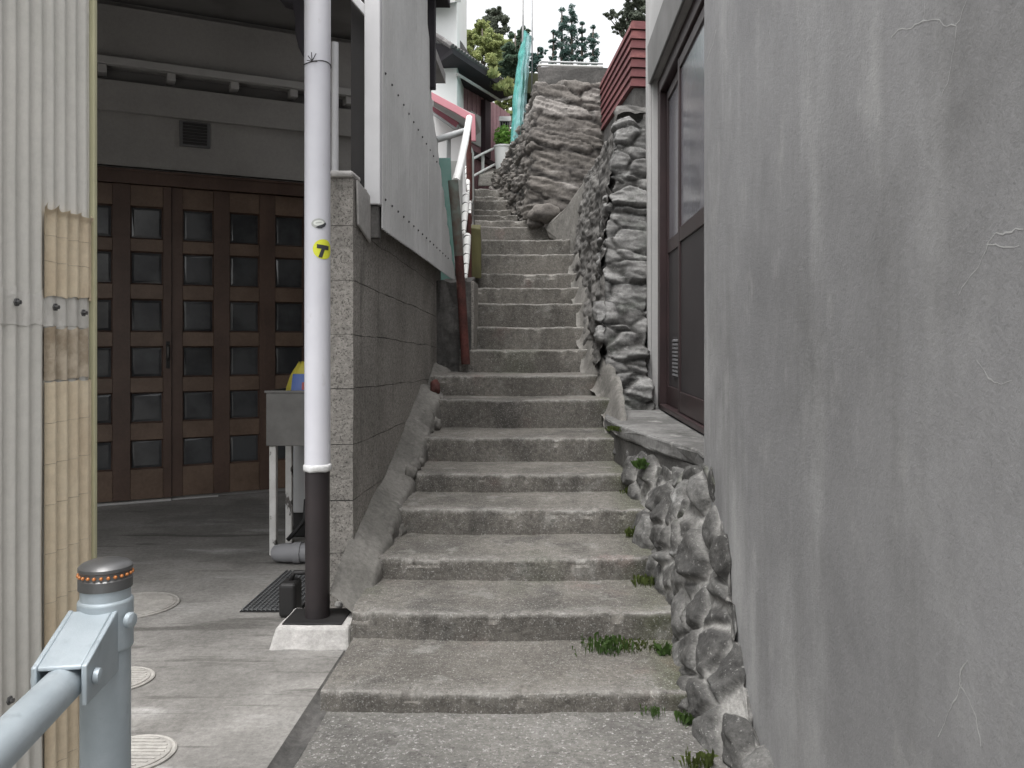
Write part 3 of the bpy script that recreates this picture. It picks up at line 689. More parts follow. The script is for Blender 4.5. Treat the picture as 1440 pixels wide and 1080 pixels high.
# ------------------------------------------------------------------ sink and clutter in the carport
sx0, sx1, sy0, sy1, sz0, sz1 = PX(374, 5.15), PX(374, 5.15) + .52, 5.15, 5.55, .668, 1.0
sk = thing('utility_sink', 'dull steel utility sink standing on flaking white legs', 'sink', ((sx0 + sx1) / 2, 5.35, 0))
b = B(); t = .012
b.box(sx0, sx1, sy0, sy0 + t, sz0, sz1); b.box(sx0, sx1, sy1 - t, sy1, sz0, sz1)
b.box(sx0, sx0 + t, sy0 + t, sy1 - t, sz0, sz1); b.box(sx1 - t, sx1, sy0 + t, sy1 - t, sz0, sz1); b.box(sx0 + t, sx1 - t, sy0 + t, sy1 - t, sz0, sz0 + t)
b.box(sx0 - .008, sx1 + .008, sy0 - .012, sy0 - .0005, sz1 - .012, sz1 + .004)
obj('basin', b, 'steel', sk, bevel=.003)
for (lx, ly) in ((sx0 + .012, sy0 + .02), (sx1 - .055, sy0 + .02), (sx0 + .012, sy1 - .06), (sx1 - .055, sy1 - .06)):
    b = B(); b.box(lx, lx + .042, ly, ly + .042, 0, sz0 - .002)
    obj('leg', b, 'flaky', sk, bevel=.006)
b = B()
bcx, bcy = sx0 + .22, 5.32
def bag(u, v):
    a = u * 2 * math.pi; t_ = v
    r_ = (.19 - .12 * t_ ** 2.2) * (1 + .12 * fr((math.cos(a), math.sin(a), v * 2), 1.6))
    return V((bcx + r_ * 1.0 * math.cos(a), bcy + r_ * .65 * math.sin(a), .70 + .47 * t_ + .02 * fr((a, v, 2), 2)))
b.grid(32, 16, bag)
bmesh.ops.remove_doubles(b.bm, verts=b.bm.verts[:], dist=.0008)
bmesh.ops.holes_fill(b.bm, edges=[e for e in b.bm.edges if e.is_boundary])
bg = thing('plastic_bag', 'yellow bag with a blue printed patch standing in the steel sink', 'bag', (bcx, bcy, .70))
obj('bag_body', b, 'bag', bg, smooth=True)
def onbag(x0, x1, z0, z1, off):
    q = B()
    def f(u, v):
        x = x0 + (x1 - x0) * u; z = z0 + (z1 - z0) * v; tt = (z - .70) / .47; r_ = .19 - .12 * max(tt, 0) ** 2.2
        cx = max(-.98, min(.98, (x - bcx) / (r_ * 1.1)))
        return V((x, bcy - r_ * .65 * 1.12 * math.sqrt(1 - cx * cx) - off, z))
    q.grid(8, 6, f); return q
obj('blue_patch', onbag(bcx - .09, bcx + .08, 1.0, 1.10, .012), 'bagblue', bg)
obj('red_patch', onbag(bcx - .02, bcx + .05, 1.005, 1.05, .016), 'bagred', bg)
b = B(); b.box(PX(396, 5.45), PX(419, 5.45), 5.62, 5.65, .17, .95)
tag(obj('plastic_board', b, 'wpanel', loc=(PX(408, 5.5), 5.63, .17), bevel=.006), 'wider white plastic panel hanging behind the sink', 'panel')
b = B(); b.box(PX(421, 5.45), PX(440, 5.45), 5.60, 5.63, .18, .95)
tag(obj('plastic_board', b, 'wpanel', loc=(PX(430, 5.5), 5.61, .18), bevel=.006), 'white plastic panel behind the sink nearest the pipe post', 'panel')
b = B(); b.box(PX(396, 5.6), -.93 - .2, 5.66, 5.72, 0, .22)
tag(obj('dark_crate', b, 'black', loc=(PX(410, 5.6), 5.69, 0), bevel=.01), 'low black crate on the floor behind the white panels', 'crate')
b = B(); b.tube([(PX(424, 5.3), 5.4, .30), (PX(422, 5.3), 5.4, .17), (PX(410, 5.3), 5.38, .10), (PX(400, 5.3), 5.36, .05)], .014, 10)
tag(obj('hose', b, 'black', loc=(PX(410, 5.3), 5.38, .05), smooth=True), 'short black hose hanging below the white panels', 'hose')
dp = thing('drain_pipe', 'grey plastic drain pipe elbow lying on the floor under the sink', 'pipe', (PX(405, 5.0), 5.0, 0))
b = B(); b.tube([(PX(386, 5.0), 5.05, .035), (PX(390, 5.0), 5.02, .055), (PX(400, 5.0), 5.0, .062), (PX(440, 5.0), 5.0, .062)], [.035, .05, .055, .055], 20)
obj('pipe_run', b, 'gpipe', dp, smooth='auto')
b = B(); b.tube([(PX(414, 5.0), 5.0, .062), (PX(424, 5.0), 5.0, .062)], .062, 20)
obj('coupling', b, 'gpipe', dp, smooth='auto')
gr = thing('drain_grate', 'galvanised mesh drain grate set in the floor behind the pipe post', 'grate', (-1.33, 4.45, 0))
b = B()
for k in range(13): b.box(-1.46 + k * .022, -1.46 + k * .022 + .005, 4.1, 4.8, .0065, .016)
obj('bars', b, 'grate', gr)
b = B()
for k in range(25): b.box(-1.459, -1.192, 4.11 + k * .028, 4.11 + k * .028 + .004, .0066, .0125)
obj('cross_bars', b, 'grate', gr)
b = B(); b.box(-1.47, -1.18, 4.09, 4.81, .001, .005)  # thin near-black sheet painted as the shade below the bars
obj('pit_shade', b, 'pit_shade', gr)
def manhole(loc, r, label):
    t_ = thing('manhole_cover', label, 'manhole cover', loc, 'round manhole covers in the driveway')
    x, y, z = loc
    b = B(); b.lathe((x, y, 0), [(r, .001), (r, .006), (r - .006, .009), (r - .010, .006), (r - .012, .006)], 48)
    obj('rim', b, 'manhole', t_, smooth='auto')
    b = B(); b.lathe((x, y, 0), [(r - .016, .002), (r - .016, .009), (r - .02, .011)], 48)
    obj('lid', b, 'manhole', t_, smooth='auto')
    b = B()
    n = int(r * 2 / .022)
    for k in range(1, n):
        yy = -r + k * .022; hw = math.sqrt(max(0, (r - .03) ** 2 - yy * yy))
        if hw > .02: b.box(x - hw, x + hw, y + yy - .004, y + yy + .004, .0115, .0135)
    obj('ribs', b, 'manhole', t_)
manhole((-2.03, 4.19, 0), .215, 'largest round pale manhole cover, behind the steel barrier post and farthest into the driveway')
manhole((-1.635, 3.27, 0), .125, 'middle one of the three round manhole covers beside the steel barrier post')
manhole((-1.30, 2.68, 0), .13, 'pale round manhole cover nearest the camera at the bottom edge')

# ------------------------------------------------------------------ corrugated panel at left
cf = thing('corrugated_fence', 'pale corrugated plastic fence panel with peeled beige strip, near left', 'fence', (-1.22, 1.5, 0))
XF = -1.22
def cx_(Y): return XF + .0065 * math.sin((Y - 2.29) / .05 * 2 * math.pi)
b = B(); b.grid(500, 40, lambda u, v: V((cx_(.2 + u * 2.085) + .004 * fr((u * 4, v * 3, 0), 1), .2 + u * 2.085, -.02 + v * 3.4)))
obj('sheet', b, 'sheet', cf, smooth=True)
b = B()
def strip(y0, y1, z0, z1, off, rag, nv=40, curl=0):
    q = B()
    def f(u, v):
        Y = y0 + (y1 - y0) * u
        zt_ = z1 + rag * (fr((Y, 0, z1), 30) + .6 * math.sin(Y * 120)); zb = z0 + rag * fr((Y, 3, z0), 30)
        z = zb + (zt_ - zb) * v
        return V((cx_(Y) + off + curl * ss(.94, 1, v), Y, z))
    q.grid(60, nv, f); return q
obj('beige_strip', strip(2.055, 2.285, -.02, 1.20, .006, .004), 'beige', cf, smooth=True)
obj('beige_strip', strip(2.055, 2.285, 1.41, 1.63, .006, .008, curl=.008), 'beige', cf, smooth=True)
obj('glue_patch', strip(2.056, 2.262, 1.205, 1.335, .0045, .006), 'peel', cf, smooth=True)
obj('putty_band', strip(1.6, 2.262, 1.338, 1.42, .0022, .010), 'smear', cf, smooth=True)
b = B()
for (px_, py_) in ((15, 425), (70, 432), (110, 440), (5, 985)):
    Y = F * 1.22 / (768 - px_); z = PZ(py_, Y)
    b = B(); n0 = 0
    b.lathe((0, 0, 0), [(.010, 0), (.010, .004), (.0055, .0045), (.0055, .011)], 6)
    b.bm.verts.ensure_lookup_table()
    for q in b.bm.verts[n0:]:
        c = q.co.copy(); q.co = V((XF + .012 + c.z, Y + c.x, z + c.y))
    obj('bolt', b, 'cap', cf)
b = B()
for z in (1.56, 1.495, 1.10, 1.0, .90, .78, .66, .52, .38, .25):
    pts = []
    for k in range(40):
        Y = 2.056 + .225 * k / 39
        pts.append((cx_(Y) + .0060, Y, z + .003 * fr((Y, z, 0), 20)))
    b.tube(pts, .0008, 4)
obj('cracks', b, 'peel', cf)
b = B(); b.box(XF - .03, XF + .010, 2.286, 2.302, -.02, 3.4)
obj('edge_board', b, 'yedge', cf, bevel=.003)
b = B(); b.box(XF - .10, XF - .03, .2, 2.28, -.02, 3.4)
obj('backing', b, 'gwall', cf)

# ------------------------------------------------------------------ steel barrier post, lower left
BD = 1.39; BX = PX(148.5, BD); BR = .0375
gp = thing('guard_rail', 'blue grey steel barrier post with reflector cap and clamped rail', 'barrier', (BX, BD, 0))
zc = PZ(822, BD)
b = B(); b.lathe((BX, BD, 0), [(BR, -.02), (BR, zc)], 48)
obj('post', b, 'galv', gp, smooth='auto')
b = B(); b.lathe((BX, BD, 0), [(BR + .003, zc - .004), (BR + .003, zc + .012), (BR + .001, zc + .014), (BR + .001, zc + .024), (BR + .003, zc + .026), (BR + .003, zc + .031), (BR - .002, zc + .036), (BR - .012, zc + .040), (.008, zc + .0425)], 48)
cp = obj('cap', b, 'cap', gp, smooth='auto')
b = B()
for k in range(24):
    a = k * 2 * math.pi / 24 + .05
    m4 = Matrix.Translation((BX + (BR + .002) * math.cos(a), BD + (BR + .002) * math.sin(a), zc + .019)) @ Matrix.Scale(.0030, 4)
    bmesh.ops.create_icosphere(b.bm, subdivisions=2, radius=1, matrix=m4)
obj('reflector_beads', b, 'amber', cp, smooth=True)
ra = V((BX - .005, BD - .03, .800)); rb = V((-.672, 1.02, .795)); rdir = (rb - ra).normalized(); rc = rb + rdir * .45
b = B(); b.tube([ra, rb, rc], .0275, 32)
obj('rail', b, 'galv', gp, smooth='auto')
b = B()
b.lathe((BX, BD, 0), [(BR + .0005, .800), (BR + .004, .803), (BR + .004, .880), (BR + .0005, .883)], 48)
sd = V((-rdir.y, rdir.x, 0))
for sgn in (-1, 1):
    o = ra + sd * sgn * .034
    b.hexa([o + rdir * -.005 + sd * -.004 - V((0, 0, .029)), o + rdir * .13 + sd * -.004 - V((0, 0, .027)), o + rdir * .13 + sd * .004 - V((0, 0, .027)), o + rdir * -.005 + sd * .004 - V((0, 0, .029)),
            o + rdir * -.005 + sd * -.004 + V((0, 0, .072)), o + rdir * .13 + sd * -.004 + V((0, 0, .032)), o + rdir * .13 + sd * .004 + V((0, 0, .032)), o + rdir * -.005 + sd * .004 + V((0, 0, .072))])
b.hexa([ra + rdir * .0 - sd * .03 + V((0, 0, .064)), ra + rdir * .128 - sd * .03 + V((0, 0, .025)), ra + rdir * .128 + sd * .03 + V((0, 0, .025)), ra + sd * .03 + V((0, 0, .064)),
        ra + rdir * .0 - sd * .03 + V((0, 0, .0715)), ra + rdir * .128 - sd * .03 + V((0, 0, .0315)), ra + rdir * .128 + sd * .03 + V((0, 0, .0315)), ra + sd * .03 + V((0, 0, .0715))])
cm = obj('clamp', b, 'galv', gp, bevel=.006, seg=3, smooth='auto')
for q, k in ((.10, -.005), (.10, .0)):
    for sgn in (-1, 1):
        b = B(); c = ra + rdir * q + sd * sgn * .039 + V((0, 0, .005))
        b.tube([c, c + sd * sgn * .007, c + sd * sgn * .009], [.012, .011, .006], 12)
        obj('bolt', b, 'galv', cm, smooth='auto')
    break
b = B(); c = V((BX, BD, .85)) + V((BR + .006, -.012, 0)); b.tube([c, c + V((.007, -.002, 0)), c + V((.009, -.002, 0))], [.013, .012, .007], 12)
obj('bolt', b, 'galv', cm, smooth='auto')

# ------------------------------------------------------------------ right: rendered wall
rw = thing('rendered_wall', 'large grey cement rendered wall filling the right side', 'wall', (.9, 2, 0))
b = B()
def rwf(u, v):
    Y = -.6 + u * 4.16; z = -.05 + v * 4.0
    return V((.66 + .004 * fr((Y, z, 0), .8) + .0012 * fr((Y, z, 4), 7), Y, z))
b.grid(140, 140, rwf)
b.box(.672, 1.3, -.6, 3.56, -.05, 3.95)
b.face([V((.66, 3.562, -.05)), V((.9, 3.562, -.05)), V((.9, 3.562, 3.95)), V((.66, 3.562, 3.95))])
obj('render', b, 'rwall', rw, smooth='auto')
def ywall(px_): return F * .66 / (px_ - 768)
def crack(pts, w):
    b = B(); out = []
    for k in range(len(pts) - 1):
        (x0, y0), (x1, y1) = pts[k], pts[k + 1]
        for j in range(8):
            f = j / 8; Y0 = ywall(x0); Y1 = ywall(x1)
            Y = Y0 + (Y1 - Y0) * f; z = PZ(y0, Y0) + (PZ(y1, Y1) - PZ(y0, Y0)) * f
            n = fr((Y, z, w * 900), 16, 5); n2 = fr((Y, z + 5, w * 900), 16, 5)
            out.append((.6590 + .004 * fr((Y, z, 0), .8) + .0012 * fr((Y, z, 4), 7), Y + .010 * n, z + .010 * n2))
    b.tube(out, [w * (.35 + 1.3 * abs(fr(p, 25, 3))) for p in out], 6)
    for v in b.bm.verts:                       # a filled crack lies nearly flush with the render
        c_ = .66 + .004 * fr((v.co.y, v.co.z, 0), .8) + .0012 * fr((v.co.y, v.co.z, 4), 7)
        v.co.x = c_ - .0004 + (v.co.x - c_) * .06
    return b
cr = [([(1255, 50), (1300, 30), (1345, 35), (1352, 28), (1362, 0)], .0016), ([(1345, 35), (1340, 75), (1337, 110), (1325, 130)], .0014), ([(1300, 30), (1303, -5)], .001),
      ([(1440, 322), (1400, 322), (1388, 340), (1440, 345)], .0016), ([(1388, 340), (1375, 370), (1360, 390), (1345, 420)], .0015), ([(992, 90), (1003, 62), (1008, 40)], .0028),
      ([(1360, 925), (1352, 965), (1365, 985), (1376, 1010), (1380, 1060)], .0014), ([(1352, 965), (1335, 1000), (1318, 1040)], .0012),
      ([(1376, 500), (1388, 530), (1430, 540)], .0012)]
for pts, w in cr: obj('crack', crack(pts, w), 'crack', rw)

# ------------------------------------------------------------------ right: house with sliding door
rh = thing('door_house', 'pale rendered house wall with dark sliding door above the stone ledge', 'house', (1.0, 5.5, .8))
b = B(); b.box(.82, 1.6, 6.62, 7.03, .4, 6.2); b.box(.82, 1.6, 3.6, 6.619, 3.33, 6.2); b.box(.96, 1.6, 3.6, 6.62, .4, 3.33)
obj('wall', b, 'rhouse', rh, bevel=.004)
b = B(); b.hexa([V((.80, 3.6, 3.30)), V((.819, 3.6, 3.30)), V((.819, 6.70, 3.30)), V((.80, 6.70, 3.30)), V((.795, 3.6, 3.62)), V((.819, 3.6, 3.62)), V((.819, 6.70, 3.62)), V((.795, 6.70, 3.62))])
obj('door_hood', b, 'rtrim', rh, bevel=.006)
b = B(); b.box(.79, .819, 6.63, 6.71, .80, 3.299)
obj('jamb_trim', b, 'rhouse', rh, bevel=.005)
sd_ = thing('sliding_door', 'brown framed sliding door with reflection-coloured glass above dark panels', 'door', (.9, 5.2, .8))
b = B(); b.box(.865, .955, 6.50, 6.618, .80, 3.20); b.box(.865, .955, 3.62, 6.617, 3.201, 3.31); b.box(.86, .955, 3.62, 6.49, .79, .825)
obj('frame', b, 'dooralu', sd_, bevel=.006)
for (y0, y1, xx) in ((5.68, 6.495, .915), (4.65, 5.74, .885), (3.64, 4.70, .915)):
    b = B(); t = .035; st = .065
    b.box(xx, xx + t, y0, y0 + st, .83, 3.19); b.box(xx, xx + t, y1 - st, y1, .83, 3.19)
    for z0, z1 in ((.83, .965), (1.96, 2.06), (3.12, 3.19)): b.box(xx + .001, xx + t - .001, y0 + st, y1 - st, z0, z1)
    lf = obj('door_leaf', b, 'dooralu', sd_, bevel=.004)
    b = B(); b.box(xx + .012, xx + .022, y0 + st + .0005, y1 - st - .0005, .966, 1.959)
    obj('lower_panel', b, 'doorpanel', lf)
    b = B(); b.box(xx + .014, xx + .020, y0 + st + .0005, y1 - st - .0005, 2.061, 3.119)
    obj('glass', b, 'doorglass', lf)
    if y0 == 5.68:
        b = B(); b.box(xx + .004, xx + .0115, 5.83, 6.2, 1.04, 1.33)
        vt = obj('vent', b, 'doorpanel', lf, bevel=.003)
        b = B()
        for k in range(10): b.hexa([V((xx - .004, 5.85, 1.055 + k * .027)), V((xx + .0035, 5.85, 1.055 + k * .027)), V((xx + .0035, 6.18, 1.055 + k * .027)), V((xx - .004, 6.18, 1.055 + k * .027)),
                                    V((xx - .002, 5.85, 1.065 + k * .027)), V((xx + .0035, 5.85, 1.073 + k * .027)), V((xx + .0035, 6.18, 1.073 + k * .027)), V((xx - .002, 6.18, 1.065 + k * .027))])
        obj('slat', b, 'vent', vt)
        b = B(); b.box(xx - .012, xx - .0005, 5.69, 5.735, 1.93, 2.05)
        obj('lock_case', b, 'steel', lf, bevel=.003)
# ledge below the door
lg = thing('door_ledge', 'cement ledge with dark front face under the sliding door', 'ledge', (.65, 5.2, .6))
b = B()
ring = [(.43, 5.50), (.47, 5.2), (.56, 4.75), (.66, 4.35), (.72, 4.05), (.74, 3.58), (.9, 3.58), (.9, 6.5), (.44, 6.5), (.41, 5.9)]
b.prism([V((x, y, .70)) for x, y in ring], (0, 0, .08))
bmesh.ops.subdivide_edges(b.bm, edges=[e for e in b.bm.edges], cuts=3)
for v in b.bm.verts: v.co += V((fr(v.co + V((5, 0, 0)), 5), fr(v.co, 5), .6 * fr(v.co + V((0, 5, 0)), 4))) * .012
obj('top_slab', b, 'ledge', lg, bevel=.012)
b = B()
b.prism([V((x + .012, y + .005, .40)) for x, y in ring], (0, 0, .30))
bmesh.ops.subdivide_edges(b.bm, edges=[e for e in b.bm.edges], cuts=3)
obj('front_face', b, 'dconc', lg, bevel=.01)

# ------------------------------------------------------------------ rubble masonry
A = [
 [(.62, 2.38, -.06), (.50, 2.66, -.05), (.50, 3.0, -.05), (.495, 3.4, -.0), (.49, 3.8, .08), (.48, 4.2, .2), (.475, 4.8, .33), (.46, 5.5, .45)],
 [(.64, 2.42, .0), (.56, 2.66, .07), (.55, 2.98, .16), (.54, 3.3, .30), (.535, 3.7, .44), (.53, 4.15, .44), (.50, 4.8, .50), (.465, 5.5, .58)],
 [(.672, 2.46, .05), (.655, 2.62, .10), (.655, 2.86, .20), (.655, 3.03, .50), (.655, 3.42, .83), (.68, 3.95, .68), (.55, 4.8, .64), (.47, 5.5, .66)],
 [(.70, 2.5, .02), (.70, 2.7, .06), (.70, 2.95, .15), (.70, 3.15, .44), (.70, 3.5, .78), (.80, 4.0, .66), (.7, 4.85, .62), (.6, 5.5, .62)]]
A = [r_[::-1] for r_ in A]
b = stones(A, .009, (.19, .17), .042, 2.0, tilt=.2, rough=.016, joint=.22, warp=.35, layer=1)
tag(obj('rubble_wall', b, 'stone', loc=(.58, 3.5, 0), smooth=True), 'low rubble stone wall with pale mortar between the steps and rendered wall', 'stone wall')
# pillar of layered stones
Pl = [
 [P(858, 580, 6.42), P(885, 580, 6.40), P(914, 580, 6.42), V((.86, 6.9, .75))],
 [P(850, 500, 6.5), P(880, 500, 6.48), P(912, 500, 6.52), V((.86, 7.0, 1.2))],
 [P(843, 440, 6.65), P(875, 440, 6.62), P(911, 440, 6.68), V((.87, 7.1, 1.5))],
 [P(852, 330, 6.85), P(880, 330, 6.82), P(911, 330, 6.86), V((.90, 7.2, 2.2))],
 [P(868, 185, 7.05), P(886, 175, 7.03), P(912, 180, 7.06), V((.92, 7.3, 3.0))],
 [P(873, 168, 7.25), P(888, 166, 7.25), P(914, 168, 7.25), V((.92, 7.5, 3.2))]]
Pl = [[V(r_[0]) + V((-.015, .22, 0)), V(r_[0]) + V((-.012, .07, 0))] + r_ for r_ in Pl]
b = stones(Pl, .011, (.46, .15), .045, 5.0, tilt=.10, rough=.012, joint=.16, warp=.18, layer=3)
tag(obj('stone_pillar', b, 'pstone', loc=(.6, 6.7, .8), smooth=True), 'tall pillar of pale layered stones beside the sliding door', 'stone pillar')
# stair-side face behind the pillar
Sd = [
 [V((.36, 6.5, .75)), V((.34, 7.2, 1.1)), V((.33, 8.0, 1.6)), V((.30, 8.8, 2.0)), V((.28, 9.5, 2.3))][::-1],
 [V((.42, 6.52, 1.3)), V((.40, 7.2, 1.7)), V((.38, 8.0, 2.1)), V((.36, 8.8, 2.5)), V((.36, 9.6, 2.8))][::-1],
 [V((.47, 6.85, 2.2)), V((.47, 7.4, 2.4)), V((.46, 8.0, 2.7)), V((.45, 8.8, 3.0)), V((.45, 9.7, 3.15))][::-1],
 [P(872, 166, 7.15), P(868, 150, 7.6), P(862, 182, 8.2), P(847, 217, 8.9), P(832, 240, 9.8)][::-1],
 [V((.9, 7.2, 3.2)), V((.9, 7.7, 3.40)), V((.9, 8.2, 3.35)), V((.9, 9.0, 3.25)), V((.9, 9.8, 3.25))][::-1]]
b = stones(Sd, .016, (.60, .26), .026, 8.0, tilt=.1, rough=.02, joint=.2, warp=.3, layer=2)
ssw = tag(obj('stair_side_wall', b, 'dstone', loc=(.5, 8, 1.2), smooth=True), 'dark rubble wall along the right side of the upper steps', 'stone wall')
b = B(); b.hexa([V((.47, 6.72, .8)), V((.8, 6.72, .8)), V((.8, 7.6, .8)), V((.45, 7.6, .8)), V((.665, 7.22, 3.1)), V((.85, 7.22, 3.1)), V((.85, 7.8, 3.1)), V((.66, 7.8, 3.1))])
obj('core', b, 'dconc', ssw)
# sloping mortar against steps, right side
b = B()
def sk2(u, v):
    Y = 5.55 + v * 3.4; sz = slope_z(Y)
    xr = .455 if Y < 6.2 else .455 - .12 * ss(6.2, 6.9, Y) - .04 * ss(7, 9, Y)
    x = xr - .055 + u * .14; n = fr((x, Y, 0), 4)
    return V((x + .02 * n, Y, sz - .10 + .20 * ss(.1, .8, u) + .03 * n))
b.grid(10, 130, sk2)
tag(obj('mortar_fillet', b, 'mortar', loc=(.42, 7, .9), smooth=True), 'narrow mortar fillet along the right edge of the middle steps', 'kerb')
sk3 = [(822, 255), (812, 268), (795, 292), (766, 319), (772, 334), (798, 346), (806, 372), (826, 374)]
b = B(); b.prism([P(x, y, 9.36 + .012 * (806 - x)) for x, y in sk3], (.04, .5, .02))
bmesh.ops.subdivide_edges(b.bm, edges=b.bm.edges[:], cuts=2)
for v in b.bm.verts: v.co += V((0, fr(v.co, 3) * .03, fr(v.co, 2.5) * .012))
tag(obj('concrete_skirt', b, 'mortar', loc=P(805, 330, 9.3), bevel=.015), 'smooth triangular concrete skirt at the foot of the rock face', 'skirt')
# big rock face
Rk = [
 [P(690, 266, 12.9), P(700, 268, 12.6), P(716, 300, 11.3), P(742, 322, 10.2), P(800, 345, 9.95), P(850, 350, 9.95)],
 [P(692, 256, 12.9), P(703, 250, 12.6), P(722, 262, 11.3), P(744, 270, 10.15), P(800, 280, 10.05), P(850, 290, 10.1)],
 [P(694, 246, 12.95), P(704, 240, 12.6), P(727, 218, 11.4), P(748, 200, 10.2), P(800, 200, 10.2), P(850, 205, 10.25)],
 [P(696, 240, 13.0), P(706, 232, 12.7), P(731, 180, 11.5), P(754, 119, 10.4), P(800, 114, 10.4), P(855, 116, 10.45)],
 [P(702, 240, 13.3), P(716, 230, 13.2), P(742, 182, 12.4), P(762, 120, 11.0), P(803, 116, 11.0), P(855, 118, 11.0)]]
b = stones(Rk, .018, (.80, .20), .046, 11.0, tilt=.28, rough=.016, joint=.17, warp=.4, layer=6)
tag(obj('rock_face', b, 'rock', loc=P(760, 310, 10.3), smooth=True), 'tall brown rock face of layered boulders where the stairs bend', 'rock')
for (x, y, d, r, s, lab) in ((765, 300, 9.85, .16, 2, 'large rounded boulder at the foot of the rock face'), (752, 314, 9.9, .085, 6, 'small boulder on the step edge under the rock face')):
    pebble('boulder', P(x, y, d), r, 'rock', lab, 'boulder', s, (1.15, .9, .75))
# coping wall and rail above the rock
cw = thing('coping_wall', 'dark concrete coping wall on top of the rock face', 'wall', P(800, 112, 10.6))
b = B(); b.hexa([P(757, 122, 10.5), P(860, 122, 10.5), P(860, 122, 10.5) + V((0, .25, 0)), P(757, 122, 10.5) + V((0, .25, 0)), P(756, 93, 10.5), P(860, 95, 10.5), P(860, 95, 10.5) + V((0, .25, 0)), P(756, 93, 10.5) + V((0, .25, 0))])
bmesh.ops.subdivide_edges(b.bm, edges=b.bm.edges[:], cuts=4, use_grid_fill=True)
for v in b.bm.verts: v.co += V((0, fr(v.co, 4), fr(v.co, 4))) * .02
obj('wall_body', b, 'dconc', cw, bevel=.01)
tr = thing('terrace_rail', 'pale green pipe rail above the coping wall and rock face', 'railing', P(800, 93, 10.7))
b = B(); b.tube([P(759, 92, 10.65), P(759, 88, 10.65), P(762, 86.5, 10.65), P(848, 89.5, 10.65)], .014, 8); obj('top_rail', b, 'greyrail', tr, smooth='auto')
b = B(); b.tube([P(757, 91.5, 10.6), P(848, 94, 10.6)], .016, 8); obj('bottom_rail', b, 'palep', tr, smooth='auto')
for x in (780, 815): 
    b = B(); b.tube([P(x, 95, 10.66), P(x, 87, 10.66)], .011, 8); obj('rail_post', b, 'greyrail', tr, smooth='auto')
b = B(); b.box(.75, 6, 8.3, 11, 2.6, 3.40); struct(obj('bank', b, 'dconc'))
b = B(); b.hexa([P(735, 130, 11.4), V((5, 11.2, 4.0)), V((5, 40, 4.0)), V((-.3, 40, 4.0)), P(735, 102, 11.4), V((5, 11.2, 4.6)), V((5, 40, 6.0)), V((-.3, 40, 6.0))])
struct(obj('terrace', b, 'earth'))

# ------------------------------------------------------------------ red board fence
rf = thing('red_fence', 'faded red fence of horizontal boards on the stone wall corner', 'fence', P(888, 121, 8.0))
nA, nB = 8.0, 11.6
def redline(k):   # board edge k of 7, near and far
    t_ = k / 7.0
    return P(888, 121 - 94 * t_, nA), P(830, 207 - 65 * t_, nB)
b = B(); gp_ = B()
for k in range(7):
    a0, b0 = redline(k); a1, b1 = redline(k + 1)
    g1 = V((0, 0, .012))
    dirn = V((1, 0, 0))
    b.hexa([a0 + V((-.012, 0, 0)), a0 + V((.05, .05, 0)), b0 + V((.05, 0, 0)), b0 + V((-.012, 0, 0)), a1 + V((.006, 0, 0)) - g1, a1 + V((.05, .05, 0)) - g1, b1 + V((.05, 0, 0)) - g1, b1 + V((.006, 0, 0)) - g1])
    e0 = a0 + V((.9, .12, 0)); e1 = a1 + V((.9, .12, 0))
    b.hexa([a0 + V((-.012, -.012, 0)), e0 + V((0, -.012, 0)), e0 + V((0, .045, 0)), a0 + V((.03, .045, 0)), a1 + V((.002, .002, 0)) - g1, e1 + V((0, .002, 0)) - g1, e1 + V((0, .045, 0)) - g1, a1 + V((.03, .045, 0)) - g1])
obj('boards', b, 'red', rf)
a0, b0 = redline(0); a1, b1 = redline(7)
gp_.hexa([a0 + V((.012, .02, .01)), a0 + V((.04, .06, .01)), b0 + V((.04, -.02, .01)), b0 + V((.012, -.02, .01)), a1 + V((.012, .02, -.03)), a1 + V((.04, .06, -.03)), b1 + V((.04, -.02, -.03)), b1 + V((.012, -.02, -.03))])
gp_.hexa([a0 + V((.012, .012, .01)), a0 + V((.88, .13, .01)), a0 + V((.88, .15, .01)), a0 + V((.012, .04, .01)), a1 + V((.012, .012, -.03)), a1 + V((.88, .13, -.03)), a1 + V((.88, .15, -.03)), a1 + V((.012, .04, -.03))])
obj('backing', gp_, 'redgap', rf)
b = B()
q0, q1 = redline(0)
b.hexa([q0 + V((.02, .02, -.36)), q0 + V((.9, .1, -.36)), q1 + V((.9, 0, -.35)), q1 + V((.02, 0, -.15)), q0 + V((.02, .02, -.004)), q0 + V((.9, .1, -.004)), q1 + V((.9, 0, -.004)), q1 + V((.02, 0, -.004))])
tag(obj('fence_footing', b, 'dconc', loc=q0 - V((0, 0, .36)), bevel=.015), 'dark concrete footing under the red board fence', 'footing')

# ------------------------------------------------------------------ left railing
lr = thing('stair_railing', 'old stair railing with rusty red pole and white wrapped rails', 'railing', P(655, 508, 7.02))
b = B(); b.tube([P(655, 512, 7.02), P(650, 430, 7.0), P(645.5, 360, 6.98)], .036, 14)
obj('rusty_pole', b, 'rust', lr, smooth='auto')
b = B(); b.tube([P(645.5, 360, 6.98), P(641, 300, 6.96), P(637, 254, 6.95)], [.0365, .04, .042], 14)
obj('post_top', b, 'oldpost', lr, smooth='auto')
for p0, p1, r_ in ((P(660, 392, 8.25), P(659, 300, 8.25), .024), (P(660, 315, 9.6), P(659, 176, 9.6), .03), (P(661.5, 280, 11.2), P(661, 215, 11.2), .026)):
    b = B(); b.tube([p0, p1], r_, 12); obj('far_post', b, 'rust', lr, smooth='auto')
hr = [P(641, 256, 6.95), P(647, 232, 7.6), P(654, 200, 8.6), P(660, 166, 9.8)]
b = B(); b.tube(hr, [.034, .034, .036, .037], 14); obj('handrail', b, 'wrail', lr, smooth='auto')
b = B(); b.tube([P(612, 197, 9.0), P(632, 191, 9.2), P(658, 183, 9.4)], .036, 12)
